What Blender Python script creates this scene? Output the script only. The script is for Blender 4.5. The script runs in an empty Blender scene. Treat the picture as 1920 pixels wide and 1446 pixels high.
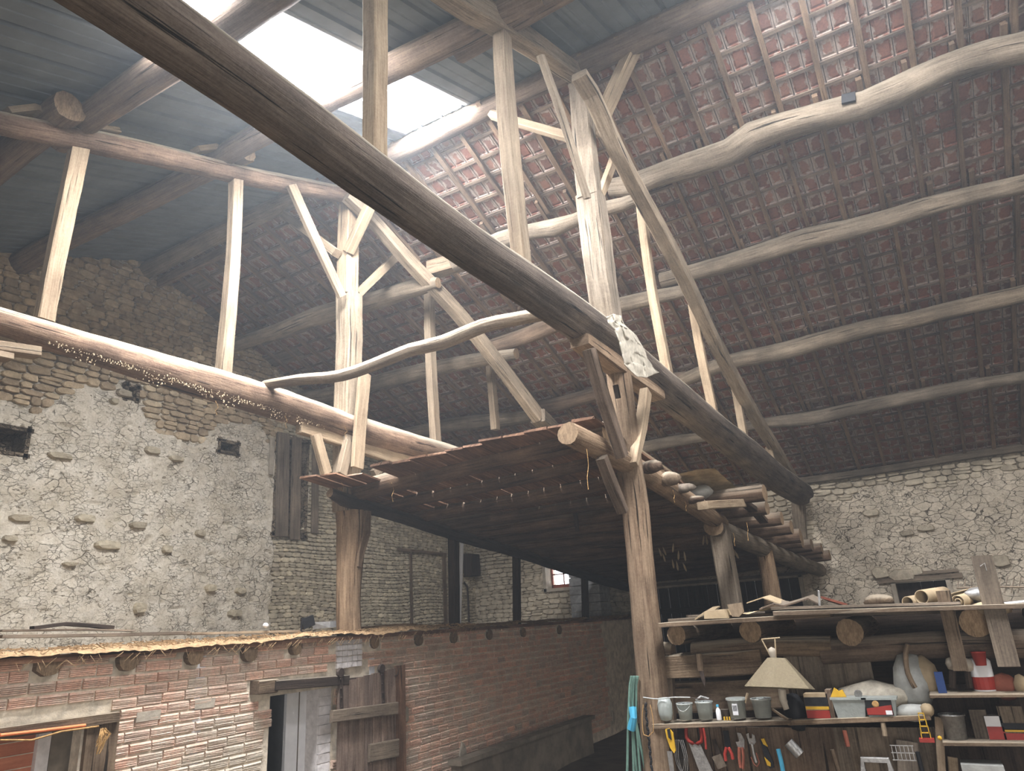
import bpy, math, random
import numpy as np
from mathutils import Vector, Matrix
rnd = random.Random(7)
npr = np.random.RandomState(7)

# ------------------------------------------------------------------ camera
EYE = 2.3                                   # eye height above the barn floor (m)
RM = np.array([[0.506693979750152, -0.8600090434604452, -0.06037926838909792],
               [0.24929552049055795, 0.21320111030809905, -0.9446676823236495],
               [0.8252956769233039, 0.463605146358023, 0.3224241211852204]])
FPX = 1307.152
cam = bpy.data.cameras.new('camera'); cam_o = bpy.data.objects.new('camera', cam)
bpy.context.collection.objects.link(cam_o)
cam.sensor_width = 36; cam.lens = FPX / 1920 * 36; cam.clip_start = 0.05; cam.clip_end = 200
m = Matrix.Identity(4)
for i in range(3):
    m[i][0] = RM[0][i]; m[i][1] = -RM[1][i]; m[i][2] = -RM[2][i]
m[2][3] = EYE
cam_o.matrix_world = m
sc = bpy.context.scene
sc.camera = cam_o
# ------------------------------------------------------------------ sky, daylight and exposure
world = bpy.data.worlds.new('sky'); sc.world = world; world.use_nodes = True
bg = world.node_tree.nodes['Background']
bg.inputs[0].default_value = (0.80, 0.90, 1.0, 1); bg.inputs[1].default_value = 4.0
sc.view_settings.view_transform = 'Standard'; sc.view_settings.look = 'None'
sc.view_settings.gamma = 1; sc.view_settings.use_curve_mapping = False
sc.view_settings.exposure = 0.48
sc.cycles.max_bounces = 8; sc.cycles.transparent_max_bounces = 6
SL = 0.384                                   # slope of the metal side
SKY_W = 20500
def area(name, loc, direction, sx, sy, power, col=(0.95, 0.94, 0.98)):
    l = bpy.data.lights.new(name, 'AREA'); l.shape = 'RECTANGLE'; l.size = sx; l.size_y = sy
    l.energy = power; l.color = col
    o = bpy.data.objects.new(name, l); bpy.context.collection.objects.link(o)
    z = -Vector(direction).normalized()
    x = Vector((1, 0, 0)) if abs(z.x) < 0.9 else Vector((0, 1, 0))
    x = (x - z * x.dot(z)).normalized(); y = z.cross(x)
    mm = Matrix((x, y, z)).transposed().to_4x4(); mm.translation = Vector(loc) + Vector((0, 0, EYE))
    o.matrix_world = mm
    return o
SHY = [(4.02, 5.05), (-0.75, 0.28), (-5.4, -4.4)]      # the three skylight strips, along the ridge
SHX = (2.35, 6.42)
def zsheet(x): return 6.615 + SL * (x - 6.55)
for i, (a, b) in enumerate(SHY):
    xm = (SHX[0] + SHX[1]) / 2
    area('skylight_daylight', (xm + 0.06, (a + b) / 2, zsheet(xm) + 0.16), (SL, 0, -1), 4.3, b - a, SKY_W * (1.0, 0.5, 0.25)[i] / 10)
# thin haze added through the whole barn, giving the bluish veil near the skylight
vsc = world.node_tree.nodes.new('ShaderNodeVolumeScatter'); vsc.inputs['Color'].default_value = (.86, .94, 1, 1)
vsc.inputs['Density'].default_value = .0055; vsc.inputs['Anisotropy'].default_value = .45
world.node_tree.links.new(vsc.outputs[0], world.node_tree.nodes['World Output'].inputs['Volume'])
area('window_daylight', (17.75, 8.45, 1.2), (-1, 0, 0), 1.2, 1.2, 60)
area('wide_door_daylight', (17.9, 4.4, -.6), (-1, 0, 0), 4.2, 3.0, 90)
area('slot_daylight', (17.9, .3, .1), (-1, 0, 0), 1.3, .8, 25)
area('cart_door_fill', (-3.45, -1.5, -0.4), (1, 0.15, 0.05), 3.2, 3.4, 260, (0.98, 0.96, 0.96))  # added fill lamp at an unseen doorway behind the camera

# ------------------------------------------------------------------ helpers
def ray(x, y): return RM.T @ np.array([(x - 960) / FPX, (y - 723) / FPX, 1.0])
def at(x, y, X=None, Y=None, Z=None, pl=None):
    r = ray(x, y)
    if X is not None: t = X / r[0]
    elif Y is not None: t = Y / r[1]
    elif Z is not None: t = Z / r[2]
    else: t = pl[3] / (np.array(pl[:3]) @ r)
    return r * t
def depth(p): return float(RM[2] @ np.array(p, float))
def mpx(w, p): return w * depth(p) / FPX     # pixels -> metres at p
TA = (0.043, 1, 0, 2.5 + 0.043 * 6.8)        # plane of the near truss
def A(x, y): return at(x, y, pl=TA)
def B(x, y): return at(x, y, Y=6.5)

C = bpy.context.collection
ORG = {}
def hsh(*a): return (math.sin(sum(v * k for v, k in zip(a, (12.9898, 78.233, 37.719)))) * 43758.5453) % 1.0

class MB:
    def __init__(s): s.v = []; s.f = []; s.uv = []; s.mi = []
    def add(s, vs, fs, uvs=None, mi=0):
        n = len(s.v); s.v += [tuple(map(float, q)) for q in vs]
        s.uv += [tuple(q) for q in uvs] if uvs is not None else [(q[0] + q[1], q[2]) for q in s.v[n:]]
        s.f += [tuple(i + n for i in f) for f in fs]; s.mi += [mi] * len(fs) if isinstance(mi, int) else list(mi)
        return s
    def box(s, c, size, ax=None, mi=0, jit=0.0):
        """box of full sizes along axes ax (3 unit vectors)"""
        ax = np.eye(3) if ax is None else np.array(ax, float)
        c = np.array(c, float); sz = np.array(size, float) / 2
        cs = []
        for k in range(8):
            sg = np.array([1 if k & 1 else -1, 1 if k & 2 else -1, 1 if k & 4 else -1])
            q = c + (sg * sz) @ ax
            if jit: q = q + npr.uniform(-jit, jit, 3)
            cs.append(q)
        L = int(np.argmax(sz)); o = [i for i in range(3) if i != L]
        vs = []; fs = []; uvs = []
        for F in ((0, 2, 3, 1), (4, 5, 7, 6), (0, 1, 5, 4), (2, 6, 7, 3), (0, 4, 6, 2), (1, 3, 7, 5)):
            b = len(vs)
            off = rnd.random() * 3
            for k in F:
                sg = np.array([1 if k & 1 else -1, 1 if k & 2 else -1, 1 if k & 4 else -1]) * sz
                vs.append(cs[k]); uvs.append((sg[o[0]] + sg[o[1]] + off, sg[L] + c[0] * .7 + c[1]))
            fs.append((b, b + 1, b + 2, b + 3))
        return s.add(vs, fs, uvs, mi)
    def sweep(s, pts, rad, n=10, sect=None, up=None, wob=0.0, rough=0.0, cap=True, capmi=0, crack=None, seed=None, step=0.22, mi=0):
        """rad: list of r (round) or (w,h); sect: None=round or 'sq'"""
        seed = rnd.random() * 99 if seed is None else seed
        P = [np.array(p, float) for p in pts]
        if len(P) == 2: ks = [P[0], P[1]]; rr = [rad[0], rad[-1]]
        else: ks = P; rr = rad
        rr = [np.array(r if hasattr(r, '__len__') else (r, r), float) for r in rr]
        out = []; ro = []
        for i in range(len(ks) - 1):
            p0 = ks[max(i - 1, 0)]; p1 = ks[i]; p2 = ks[i + 1]; p3 = ks[min(i + 2, len(ks) - 1)]
            L = np.linalg.norm(p2 - p1); m_ = max(1, min(40, int(L / step)))
            for j in range(m_):
                t = j / m_
                q = 0.5 * ((2 * p1) + (p2 - p0) * t + (2 * p0 - 5 * p1 + 4 * p2 - p3) * t * t + (3 * p1 - p0 - 3 * p2 + p3) * t ** 3) if len(ks) > 2 else p1 + (p2 - p1) * t
                out.append(q); ro.append(rr[i] * (1 - t) + rr[i + 1] * t)
        out.append(ks[-1]); ro.append(rr[-1])
        out = np.array(out); K = len(out)
        T = np.gradient(out, axis=0); T /= np.linalg.norm(T, axis=1)[:, None] + 1e-12
        u0 = np.array(up if up is not None else (0, 0, 1), float)
        if abs(T[0] @ u0) > 0.95: u0 = np.array((0, 1, 0), float) if abs(T[0][1]) < .9 else np.array((1., 0, 0))
        dist = np.concatenate([[0], np.cumsum(np.linalg.norm(np.diff(out, axis=0), axis=1))])
        if sect == 'sq':
            ch = 0.86
            prof = [(-1, -ch), (-ch, -1), (ch, -1), (1, -ch), (1, ch), (ch, 1), (-ch, 1), (-1, ch)]
        else:
            prof = [(math.cos(2 * math.pi * k / n), math.sin(2 * math.pi * k / n)) for k in range(n)]
        N = len(prof); vs = []; uvs = []; per = [0]
        for k in range(N):
            a = prof[k]; b = prof[(k + 1) % N]; per.append(per[-1] + math.hypot(a[0] - b[0], a[1] - b[1]))
        r_ref = float(ro[0][0]) 
        for i in range(K):
            t = T[i]; nn = u0 - t * (u0 @ t); nn /= np.linalg.norm(nn) + 1e-12; bb = np.cross(t, nn)
            wb = bb * wob * math.sin(dist[i] * 1.7 + seed) + nn * wob * math.sin(dist[i] * 1.3 + seed * 2.3)
            for k in range(N + 1):
                kk = k % N; a, b_ = prof[kk]
                th = 2 * math.pi * kk / N
                g = 1.0
                if rough:
                    g += rough * (math.sin(3 * th + seed + dist[i] * 0.9) * 0.5 + math.sin(2 * th - seed * 1.7 + dist[i] * 2.1) * 0.5 + (hsh(kk, i, seed) - 0.5) * 0.9)
                if crack and abs(((th - crack[0] + math.pi) % (2 * math.pi)) - math.pi) < crack[2]: g -= crack[1]
                vs.append(out[i] + wb + (bb * a * ro[i][0] + nn * b_ * ro[i][1]) * g)
                uvs.append((per[k] * r_ref + seed, dist[i] + seed * 3))
        fs = []
        for i in range(K - 1):
            for k in range(N):
                a = i * (N + 1) + k; fs.append((a, a + 1, a + N + 2, a + N + 1))
        mis = [mi] * len(fs)
        if cap:
            for (i, rev) in ((0, True), (K - 1, False)):
                b0 = len(vs); c = out[i]
                vs.append(c + T[i] * (-0.003 if rev else 0.003)); uvs.append((0, 0))
                for k in range(N):
                    q = vs[i * (N + 1) + k]; vs.append(q); uvs.append(prof[k])
                for k in range(N):
                    a = b0 + 1 + k; b_ = b0 + 1 + (k + 1) % N
                    fs.append((b0, b_, a) if rev else (b0, a, b_)); mis.append(capmi)
        return s.add(vs, fs, uvs, mis)
    def lathe(s, c, prof, axis=(0, 0, 1), n=16, mi=0, uvs=None):
        """prof: list of (r, h)"""
        ax = np.array(axis, float); ax /= np.linalg.norm(ax)
        e = np.array((1., 0, 0)) if abs(ax[0]) < .9 else np.array((0, 1., 0))
        e = e - ax * (e @ ax); e /= np.linalg.norm(e); g = np.cross(ax, e); c = np.array(c, float)
        vs = []; uv = []
        for (r, h) in prof:
            for k in range(n):
                t = 2 * math.pi * k / n
                vs.append(c + ax * h + (e * math.cos(t) + g * math.sin(t)) * r); uv.append((k / n, h))
        fs = []
        for i in range(len(prof) - 1):
            for k in range(n):
                a = i * n + k; b = i * n + (k + 1) % n; fs.append((a, b, b + n, a + n))
        return s.add(vs, fs, uv, mi)
    def plate(s, outline, thick, c, ex, ey, mi=0):
        """flat shape: outline in (a,b) on axes ex,ey, thickness along ex x ey"""
        ex = np.array(ex, float); ey = np.array(ey, float); nz = np.cross(ex, ey); nz /= np.linalg.norm(nz); c = np.array(c, float)
        n = len(outline); vs = [c + ex * a + ey * b + nz * thick / 2 for a, b in outline] + [c + ex * a + ey * b - nz * thick / 2 for a, b in outline]
        uv = [(a, b) for a, b in outline] * 2
        fs = [tuple(range(n)), tuple(range(2 * n - 1, n - 1, -1))] + [(i, i + n, (i + 1) % n + n, (i + 1) % n) for i in range(n)]
        return s.add(vs, fs, uv, mi)

def mesh_from(name, v, f, uv=None, mats=(), mi=None, smooth=False):
    me = bpy.data.meshes.new(name)
    me.from_pydata([tuple(q) for q in v], [], f)
    for mt in mats: me.materials.append(mt)
    if mi is not None and any(mi): me.polygons.foreach_set('material_index', mi)
    if uv is not None:
        lay = me.uv_layers.new(name='uv'); li = np.zeros(len(me.loops), dtype=np.int32); me.loops.foreach_get('vertex_index', li)
        lay.data.foreach_set('uv', np.array(uv, dtype=np.float32)[li].ravel())
    if smooth: me.polygons.foreach_set('use_smooth', [True] * len(me.polygons))
    me.update()
    return me
def props(o, label=None, cat=None, group=None, kind=None):
    if label: o['label'] = label
    if cat: o['category'] = cat
    if group: o['group'] = group
    if kind: o['kind'] = kind
    return o
def build(name, mb, mats, parent=None, label=None, cat=None, group=None, kind=None, smooth=False, org=None):
    if not isinstance(mats, (list, tuple)): mats = [mats]
    v = np.array(mb.v)
    if parent is None:
        o_ = np.array([v[:, 0].mean(), v[:, 1].mean(), v[:, 2].min()]) if org is None else np.array(org, float)
    else: o_ = ORG[parent.name]
    me = mesh_from(name, v - o_, mb.f, mb.uv, mats, mb.mi, smooth)
    o = bpy.data.objects.new(name, me); C.objects.link(o)
    if parent is None: o.location = (o_[0], o_[1], o_[2] + EYE)
    else: o.parent = parent
    ORG[o.name] = o_
    return props(o, label, cat, group, kind)
def empty(name, loc, label=None, cat=None, group=None, kind=None):
    o = bpy.data.objects.new(name, None); C.objects.link(o); o.empty_display_size = 0.2
    o.location = (loc[0], loc[1], loc[2] + EYE); ORG[o.name] = np.array(loc, float)
    return props(o, label, cat, group, kind)
def inst(name, me, parent, mat4):
    """linked copy of a shared mesh under parent; mat4 in eye coordinates"""
    o = bpy.data.objects.new(name, me); C.objects.link(o); o.parent = parent
    mm = mat4.copy(); mm.translation = mm.translation - Vector(ORG[parent.name]); o.matrix_local = mm
    return o

# ------------------------------------------------------------------ materials
def nt(name):
    mt = bpy.data.materials.new(name); mt.use_nodes = True; t = mt.node_tree
    b = t.nodes['Principled BSDF']; b.inputs['Specular IOR Level'].default_value = 0.25
    return mt, t, b
def node(t, typ, **kw):
    n = t.nodes.new(typ)
    for k, v in kw.items():
        if k.startswith('i_'):
            key = k[2:]; key = int(key) if key.isdigit() else key
            n.inputs[key].default_value = v
        else: setattr(n, k, v)
    return n
def ramp(t, src, stops):
    r = t.nodes.new('ShaderNodeValToRGB'); e = r.color_ramp.elements
    while len(e) > 1: e.remove(e[-1])
    for i, (p, c) in enumerate(stops):
        el = e[0] if i == 0 else e.new(p)
        el.position = p; el.color = (*c, 1) if len(c) == 3 else c
    t.links.new(src, r.inputs[0]); return r.outputs[0]
def mix(t, fac, a, b, mode='MIX'):
    n = t.nodes.new('ShaderNodeMix'); n.data_type = 'RGBA'; n.blend_type = mode
    for s_, v in ((n.inputs[0], fac), (n.inputs[6], a), (n.inputs[7], b)):
        if hasattr(v, 'is_linked'): t.links.new(v, s_)
        elif isinstance(v, (int, float)): s_.default_value = v
        else: s_.default_value = (*v, 1)
    return n.outputs[2]
def math_(t, op, a, b=None, clamp=False):
    n = t.nodes.new('ShaderNodeMath'); n.operation = op; n.use_clamp = clamp
    for s_, v in ((n.inputs[0], a), (n.inputs[1], b)):
        if v is None: continue
        if hasattr(v, 'is_linked'): t.links.new(v, s_)
        else: s_.default_value = v
    return n.outputs[0]
def noise(t, vec, scale, detail=4, rough=0.6):
    n = node(t, 'ShaderNodeTexNoise', i_Scale=scale, i_Detail=detail, i_Roughness=rough)
    t.links.new(vec, n.inputs['Vector']); return n.outputs['Fac']
def mapped(t, vec, sc3):
    n = t.nodes.new('ShaderNodeMapping'); n.inputs['Scale'].default_value = sc3; t.links.new(vec, n.inputs[0]); return n.outputs[0]
def bump(t, b, h, dist, strength=1.0):
    n = t.nodes.new('ShaderNodeBump'); n.inputs['Distance'].default_value = dist; n.inputs['Strength'].default_value = strength
    t.links.new(h, n.inputs['Height']); t.links.new(n.outputs[0], b.inputs['Normal'])
def g(r, g_, b): # sRGB 0-255 -> linear
    return tuple(((c / 255) / 12.92 if c / 255 < 0.04045 else ((c / 255 + 0.055) / 1.055) ** 2.4) for c in (r, g_, b))

def wood(name, light, dark, crack=0.5, stain=0.4, dust=0.0, bump_d=0.012, grain=1.0, rough=0.9):
    mt, t, b = nt(name)
    tc = t.nodes.new('ShaderNodeTexCoord'); uv = tc.outputs['UV']; geo = t.nodes.new('ShaderNodeNewGeometry'); pos = geo.outputs['Position']
    n1 = noise(t, mapped(t, uv, (16 * grain, 1.1, 1)), 1, 5, .65)
    n2 = noise(t, mapped(t, uv, (90 * grain, 3.0, 1)), 1, 3, .6)
    n3 = noise(t, pos, 1.7, 4, .6)
    nc = noise(t, mapped(t, uv, (26 * grain, .7, 1)), 1, 3, .6)
    cr = ramp(t, nc, [(0.31, (0, 0, 0)), (0.335, (.3, .3, .3)), (0.37, (1, 1, 1))])
    n4 = noise(t, pos, 45, 4, .7)
    f1 = math_(t, 'ADD', math_(t, 'MULTIPLY', n1, .5), math_(t, 'ADD', math_(t, 'MULTIPLY', n2, .3), math_(t, 'MULTIPLY', n4, .2)))
    col = mix(t, ramp(t, f1, [(0.38, (0, 0, 0)), (0.6, (1, 1, 1))]), dark, light)
    st = ramp(t, n3, [(0.38, (1 - stain,) * 3), (0.62, (1, 1, 1))])
    col = mix(t, 1.0, col, st, 'MULTIPLY')
    cc = mix(t, crack, (1, 1, 1), cr); 
    col = mix(t, 1.0, col, mix(t, 1.0, cc, (1, 1, 1), 'MULTIPLY'), 'MULTIPLY')
    oi = t.nodes.new('ShaderNodeObjectInfo')
    col = mix(t, 1.0, col, ramp(t, oi.outputs['Random'], [(0, (.82, .82, .84)), (1, (1.12, 1.08, 1.03))]), 'MULTIPLY')
    if dust:
        sx = t.nodes.new('ShaderNodeSeparateXYZ'); t.links.new(geo.outputs['Normal'], sx.inputs[0])
        d = math_(t, 'MULTIPLY', ramp(t, math_(t, 'ADD', sx.outputs[2], math_(t, 'MULTIPLY', n1, .5)), [(0.55, (0, 0, 0)), (0.95, (1, 1, 1))]), dust)
        col = mix(t, d, col, g(176, 166, 146))
    t.links.new(col, b.inputs['Base Color']); b.inputs['Roughness'].default_value = rough
    h = math_(t, 'ADD', math_(t, 'MULTIPLY', f1, .6), math_(t, 'MULTIPLY', cr, crack))
    bump(t, b, h, bump_d); return mt
M = {}
M['stud'] = wood('pale_sawn_wood', g(160, 144, 120), g(116, 98, 78), .55, .25)
M['post'] = wood('weathered_oak', g(158, 144, 124), g(102, 88, 70), .9, .3, 0, .02)
M['post_low'] = wood('worn_round_post', g(158, 136, 110), g(98, 76, 56), .9, .35, 0, .03)
M['purlin'] = wood('grey_purlin_log', g(146, 134, 116), g(92, 80, 65), .85, .35, .25, .025)
M['purlin_br'] = wood('brown_purlin_log', g(130, 112, 94), g(78, 64, 53), .8, .35, .2, .02)
M['tie'] = wood('dark_tie_log', g(116, 104, 92), g(62, 52, 45), .9, .4, .9, .03)
M['tie_b'] = wood('peeled_tie_log', g(142, 120, 100), g(78, 58, 46), .85, .45, .8, .03)
M['rafter'] = wood('rafter_wood', g(140, 118, 96), g(90, 72, 56), .5, .3)
M['batten'] = wood('batten_wood', g(136, 120, 104), g(88, 74, 64), .4, .4)
M['loft'] = wood('dusty_loft_log', g(112, 92, 74), g(56, 42, 33), .8, .4, .3, .03)
M['plank'] = wood('old_floor_plank', g(146, 112, 88), g(82, 60, 47), .7, .5, .5, .012)
M['grey_plank'] = wood('silvered_plank', g(134, 122, 106), g(84, 74, 64), .7, .35)
M['pole'] = wood('grey_crooked_pole', g(150, 136, 116), g(92, 78, 64), .8, .35, .3, .025)
M['end'] = wood('sawn_log_end', g(156, 134, 106), g(100, 80, 60), .6, .3, 0, .01, .25)
M['dark_wood'] = wood('dark_stained_wood', g(74, 62, 52), g(38, 30, 25), .6, .3, .2)
M['door_wood'] = wood('peeling_door_plank', g(166, 146, 130), g(86, 66, 54), .9, .5)
M['bench_wood'] = wood('bench_wood', g(134, 116, 94), g(78, 62, 48), .9, .4, .4, .025)

def plain(name, col, rough=.8, metal=0.0, var=.15, scale=8, alpha=None, bumpd=0.004, trans=0.0):
    mt, t, b = nt(name)
    geo = t.nodes.new('ShaderNodeNewGeometry'); n = noise(t, geo.outputs['Position'], scale, 4, .6)
    c = mix(t, ramp(t, n, [(.35, (0, 0, 0)), (.65, (1, 1, 1))]), tuple(x * (1 - var) for x in col), tuple(min(1, x * (1 + var)) for x in col))
    t.links.new(c, b.inputs['Base Color']); b.inputs['Roughness'].default_value = rough; b.inputs['Metallic'].default_value = metal
    if trans: b.inputs['Transmission Weight'].default_value = trans
    if alpha is not None: b.inputs['Alpha'].default_value = alpha
    bump(t, b, n, bumpd); return mt

def wall_mat(name, base, dirt, crack_col, cell, crack_w, mask_lo=.35, stones=None, bumpd=.03):
    """lime plaster / mortar over rubble, with cracks that follow the stones"""
    mt, t, b = nt(name)
    geo = t.nodes.new('ShaderNodeNewGeometry'); pos = geo.outputs['Position']
    warp = node(t, 'ShaderNodeTexNoise', i_Scale=7.0, i_Detail=6.0, i_Roughness=.65); t.links.new(pos, warp.inputs['Vector'])
    va = t.nodes.new('ShaderNodeVectorMath'); va.operation = 'MULTIPLY_ADD'; t.links.new(warp.outputs['Color'], va.inputs[0])
    va.inputs[1].default_value = (.17, .17, .13); t.links.new(mapped(t, pos, (1, 1, 1.75)), va.inputs[2])
    vo = node(t, 'ShaderNodeTexVoronoi', feature='DISTANCE_TO_EDGE', i_Scale=cell); t.links.new(va.outputs[0], vo.inputs['Vector'])
    vc = node(t, 'ShaderNodeTexVoronoi', i_Scale=cell); t.links.new(va.outputs[0], vc.inputs['Vector'])
    msk = ramp(t, noise(t, pos, 2.6, 3, .6), [(mask_lo, (0, 0, 0)), (mask_lo + .2, (1, 1, 1))])
    wv = math_(t, 'ADD', vo.outputs['Distance'], math_(t, 'MULTIPLY', math_(t, 'SUBTRACT', noise(t, pos, 17, 3, .7), .5), crack_w * 2.4))
    cr = ramp(t, wv, [(0, (0, 0, 0)), (crack_w, (1, 1, 1))])
    vf = node(t, 'ShaderNodeTexVoronoi', feature='DISTANCE_TO_EDGE', i_Scale=cell * 2.3); t.links.new(va.outputs[0], vf.inputs['Vector'])
    mf = ramp(t, noise(t, pos, 3.7, 3, .6), [(.46, (0, 0, 0)), (.58, (1, 1, 1))])
    fine = mix(t, mf, (1, 1, 1), ramp(t, vf.outputs['Distance'], [(0, (.45, .45, .45)), (crack_w * 1.1, (1, 1, 1))]))
    crm = mix(t, 1.0, mix(t, msk, (1, 1, 1), cr), fine, 'MULTIPLY')
    n1 = noise(t, pos, 2.1, 5, .6); n2 = noise(t, pos, 26, 5, .7); n3 = noise(t, pos, 7, 4, .65)
    col = mix(t, ramp(t, math_(t, 'ADD', math_(t, 'MULTIPLY', n1, .6), math_(t, 'MULTIPLY', n3, .4)), [(.38, (0, 0, 0)), (.6, (1, 1, 1))]), dirt, base)
    col = mix(t, .28, col, mix(t, 1.0, col, ramp(t, vc.outputs['Color'], [(0, (.72, .72, .72)), (1, (1.18, 1.14, 1.08))]), 'MULTIPLY'))
    col = mix(t, 1.0, col, ramp(t, n2, [(.3, (.78, .76, .72)), (.6, (1.05, 1.05, 1.05))]), 'MULTIPLY')
    pit = ramp(t, noise(t, mapped(t, pos, (1, 1, 2.1)), 9, 3, .62), [(.30, (0, 0, 0)), (.36, (1, 1, 1))])
    col = mix(t, 1.0, col, mix(t, pit, (.42, .38, .33), (1, 1, 1)), 'MULTIPLY')
    col = mix(t, crm, crack_col, col)
    t.links.new(col, b.inputs['Base Color']); b.inputs['Roughness'].default_value = .95
    h = math_(t, 'ADD', math_(t, 'MULTIPLY', crm, 1.0), math_(t, 'ADD', math_(t, 'MULTIPLY', n2, .45), math_(t, 'ADD', math_(t, 'MULTIPLY', n3, .7), math_(t, 'MULTIPLY', pit, .3))))
    bump(t, b, h, bumpd); return mt
M['plaster'] = wall_mat('crumbling_lime_plaster', g(216, 208, 192), g(188, 178, 158), g(116, 104, 88), 4.4, .04, .5)
M['plaster_e'] = wall_mat('cracked_cream_plaster', g(212, 200, 180), g(184, 173, 154), g(108, 98, 84), 4.6, .028, .34)
M['mortar'] = wall_mat('earth_mortar', g(140, 126, 106), g(80, 70, 58), g(46, 40, 33), 6, .07, .3)

def attr_rand(t):
    at_ = t.nodes.new('ShaderNodeAttribute'); at_.attribute_name = 'rnd'
    oi = t.nodes.new('ShaderNodeObjectInfo')
    return math_(t, 'FRACT', math_(t, 'ADD', at_.outputs['Fac'], math_(t, 'MULTIPLY', oi.outputs['Random'], 1.0)))
def stone_mat(name, stops, bumpd=.02):
    mt, t, b = nt(name); geo = t.nodes.new('ShaderNodeNewGeometry'); pos = geo.outputs['Position']
    r = attr_rand(t); col = ramp(t, r, stops)
    n = noise(t, pos, 9, 5, .65); n2 = noise(t, pos, 34, 4, .7)
    col = mix(t, 1.0, col, ramp(t, n, [(.3, (.66, .64, .6)), (.65, (1.12, 1.1, 1.06))]), 'MULTIPLY')
    t.links.new(col, b.inputs['Base Color']); b.inputs['Roughness'].default_value = .95
    bump(t, b, math_(t, 'ADD', n, math_(t, 'MULTIPLY', n2, .5)), bumpd); return mt
M['stone_br'] = stone_mat('brown_rubble_stone', [(0, g(162, 144, 120)), (.4, g(186, 168, 140)), (.75, g(146, 130, 108)), (1, g(204, 188, 160))])
M['stone_gr'] = stone_mat('grey_mortared_stone', [(0, g(166, 156, 136)), (.4, g(190, 180, 158)), (.75, g(150, 141, 124)), (1, g(204, 193, 168))])
M['stone_cr'] = stone_mat('cream_rubble_stone', [(0, g(176, 166, 148)), (.5, g(200, 190, 170)), (1, g(160, 150, 132))])

def brick_mat():
    mt, t, b = nt('ribbed_hollow_brick'); geo = t.nodes.new('ShaderNodeNewGeometry'); pos = geo.outputs['Position']
    r = attr_rand(t)
    col = ramp(t, r, [(0, g(230, 190, 166)), (.3, g(212, 172, 150)), (.55, g(202, 178, 160)), (.8, g(234, 186, 160)), (1, g(188, 166, 150))])
    sx = t.nodes.new('ShaderNodeSeparateXYZ'); t.links.new(pos, sx.inputs[0])
    n = noise(t, pos, 6, 5, .7); nl = noise(t, pos, .9, 3, .6)
    # lime and dust left on the brick faces: thick low down by the doorway, patchy above
    zz = math_(t, 'MULTIPLY', math_(t, 'SUBTRACT', EYE - 0.62, sx.outputs[2]), 1.3)
    xx = math_(t, 'SUBTRACT', 1.0, math_(t, 'MULTIPLY', math_(t, 'ABSOLUTE', math_(t, 'SUBTRACT', sx.outputs[0], 5.2)), .9))
    wl = math_(t, 'MULTIPLY', math_(t, 'MAXIMUM', zz, 0.0), math_(t, 'MAXIMUM', xx, 0.0), True)
    fac = ramp(t, math_(t, 'ADD', math_(t, 'MULTIPLY', n, .8), math_(t, 'ADD', math_(t, 'MULTIPLY', nl, .35), math_(t, 'MULTIPLY', wl, .42))), [(.50, (0, 0, 0)), (.76, (1, 1, 1))])
    col = mix(t, math_(t, 'MULTIPLY', fac, .85), col, g(206, 196, 178))
    old = ramp(t, sx.outputs[0], [(0, (0, 0, 0)), (1, (1, 1, 1))])
    n2 = noise(t, pos, 40, 4, .7)
    col = mix(t, 1.0, col, ramp(t, n2, [(.3, (.72, .7, .68)), (.6, (1.05, 1.04, 1.03))]), 'MULTIPLY')
    t.links.new(col, b.inputs['Base Color']); b.inputs['Roughness'].default_value = .92
    bump(t, b, math_(t, 'ADD', n, n2), .006); return mt
M['brick'] = brick_mat()
M['brick_mortar'] = plain('brick_mortar', g(200, 188, 168), .95, 0, .25, 9, bumpd=.02)

def tile_mat():
    mt, t, b = nt('lime_washed_clay_tile'); geo = t.nodes.new('ShaderNodeNewGeometry'); pos = geo.outputs['Position']
    tc = t.nodes.new('ShaderNodeTexCoord'); r = attr_rand(t)
    col = ramp(t, r, [(0, g(116, 82, 70)), (.35, g(132, 88, 73)), (.7, g(102, 76, 67)), (1, g(136, 98, 82))])
    # lime smeared round the rim of every tile (uv: 0..1 over the tile)
    sx = t.nodes.new('ShaderNodeSeparateXYZ'); t.links.new(tc.outputs['UV'], sx.inputs[0])
    du = math_(t, 'ABSOLUTE', math_(t, 'SUBTRACT', sx.outputs[0], .5)); dv = math_(t, 'ABSOLUTE', math_(t, 'SUBTRACT', sx.outputs[1], .56))
    d = math_(t, 'MAXIMUM', math_(t, 'MULTIPLY', du, 1.05), dv)
    n = noise(t, pos, 9, 3, .55); nb = noise(t, pos, 1.1, 2, .5)
    lime = ramp(t, math_(t, 'ADD', math_(t, 'MULTIPLY', d, 1.25), math_(t, 'ADD', math_(t, 'MULTIPLY', n, 1.0), math_(t, 'ADD', math_(t, 'MULTIPLY', nb, .35), math_(t, 'MULTIPLY', r, .16)))), [(.2, (0, 0, 0)), (.95, (0, 0, 0)), (1.0, (1, 1, 1))])
    lm = math_(t, 'ADD', math_(t, 'MULTIPLY', d, 1.25), math_(t, 'ADD', math_(t, 'MULTIPLY', n, 1.0), math_(t, 'ADD', math_(t, 'MULTIPLY', nb, .35), math_(t, 'MULTIPLY', r, .16))))
    lm = math_(t, 'MULTIPLY', math_(t, 'SUBTRACT', lm, 1.12), 9.0, True)
    col = mix(t, math_(t, 'MULTIPLY', lm, .8), col, g(164, 152, 142))
    n2 = noise(t, pos, 30, 4, .7)
    col = mix(t, 1.0, col, ramp(t, n2, [(.3, (.75, .74, .73)), (.6, (1.05, 1.05, 1.04))]), 'MULTIPLY')
    t.links.new(col, b.inputs['Base Color']); b.inputs['Roughness'].default_value = .9
    bump(t, b, math_(t, 'ADD', n2, lm), .004); return mt
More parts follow.
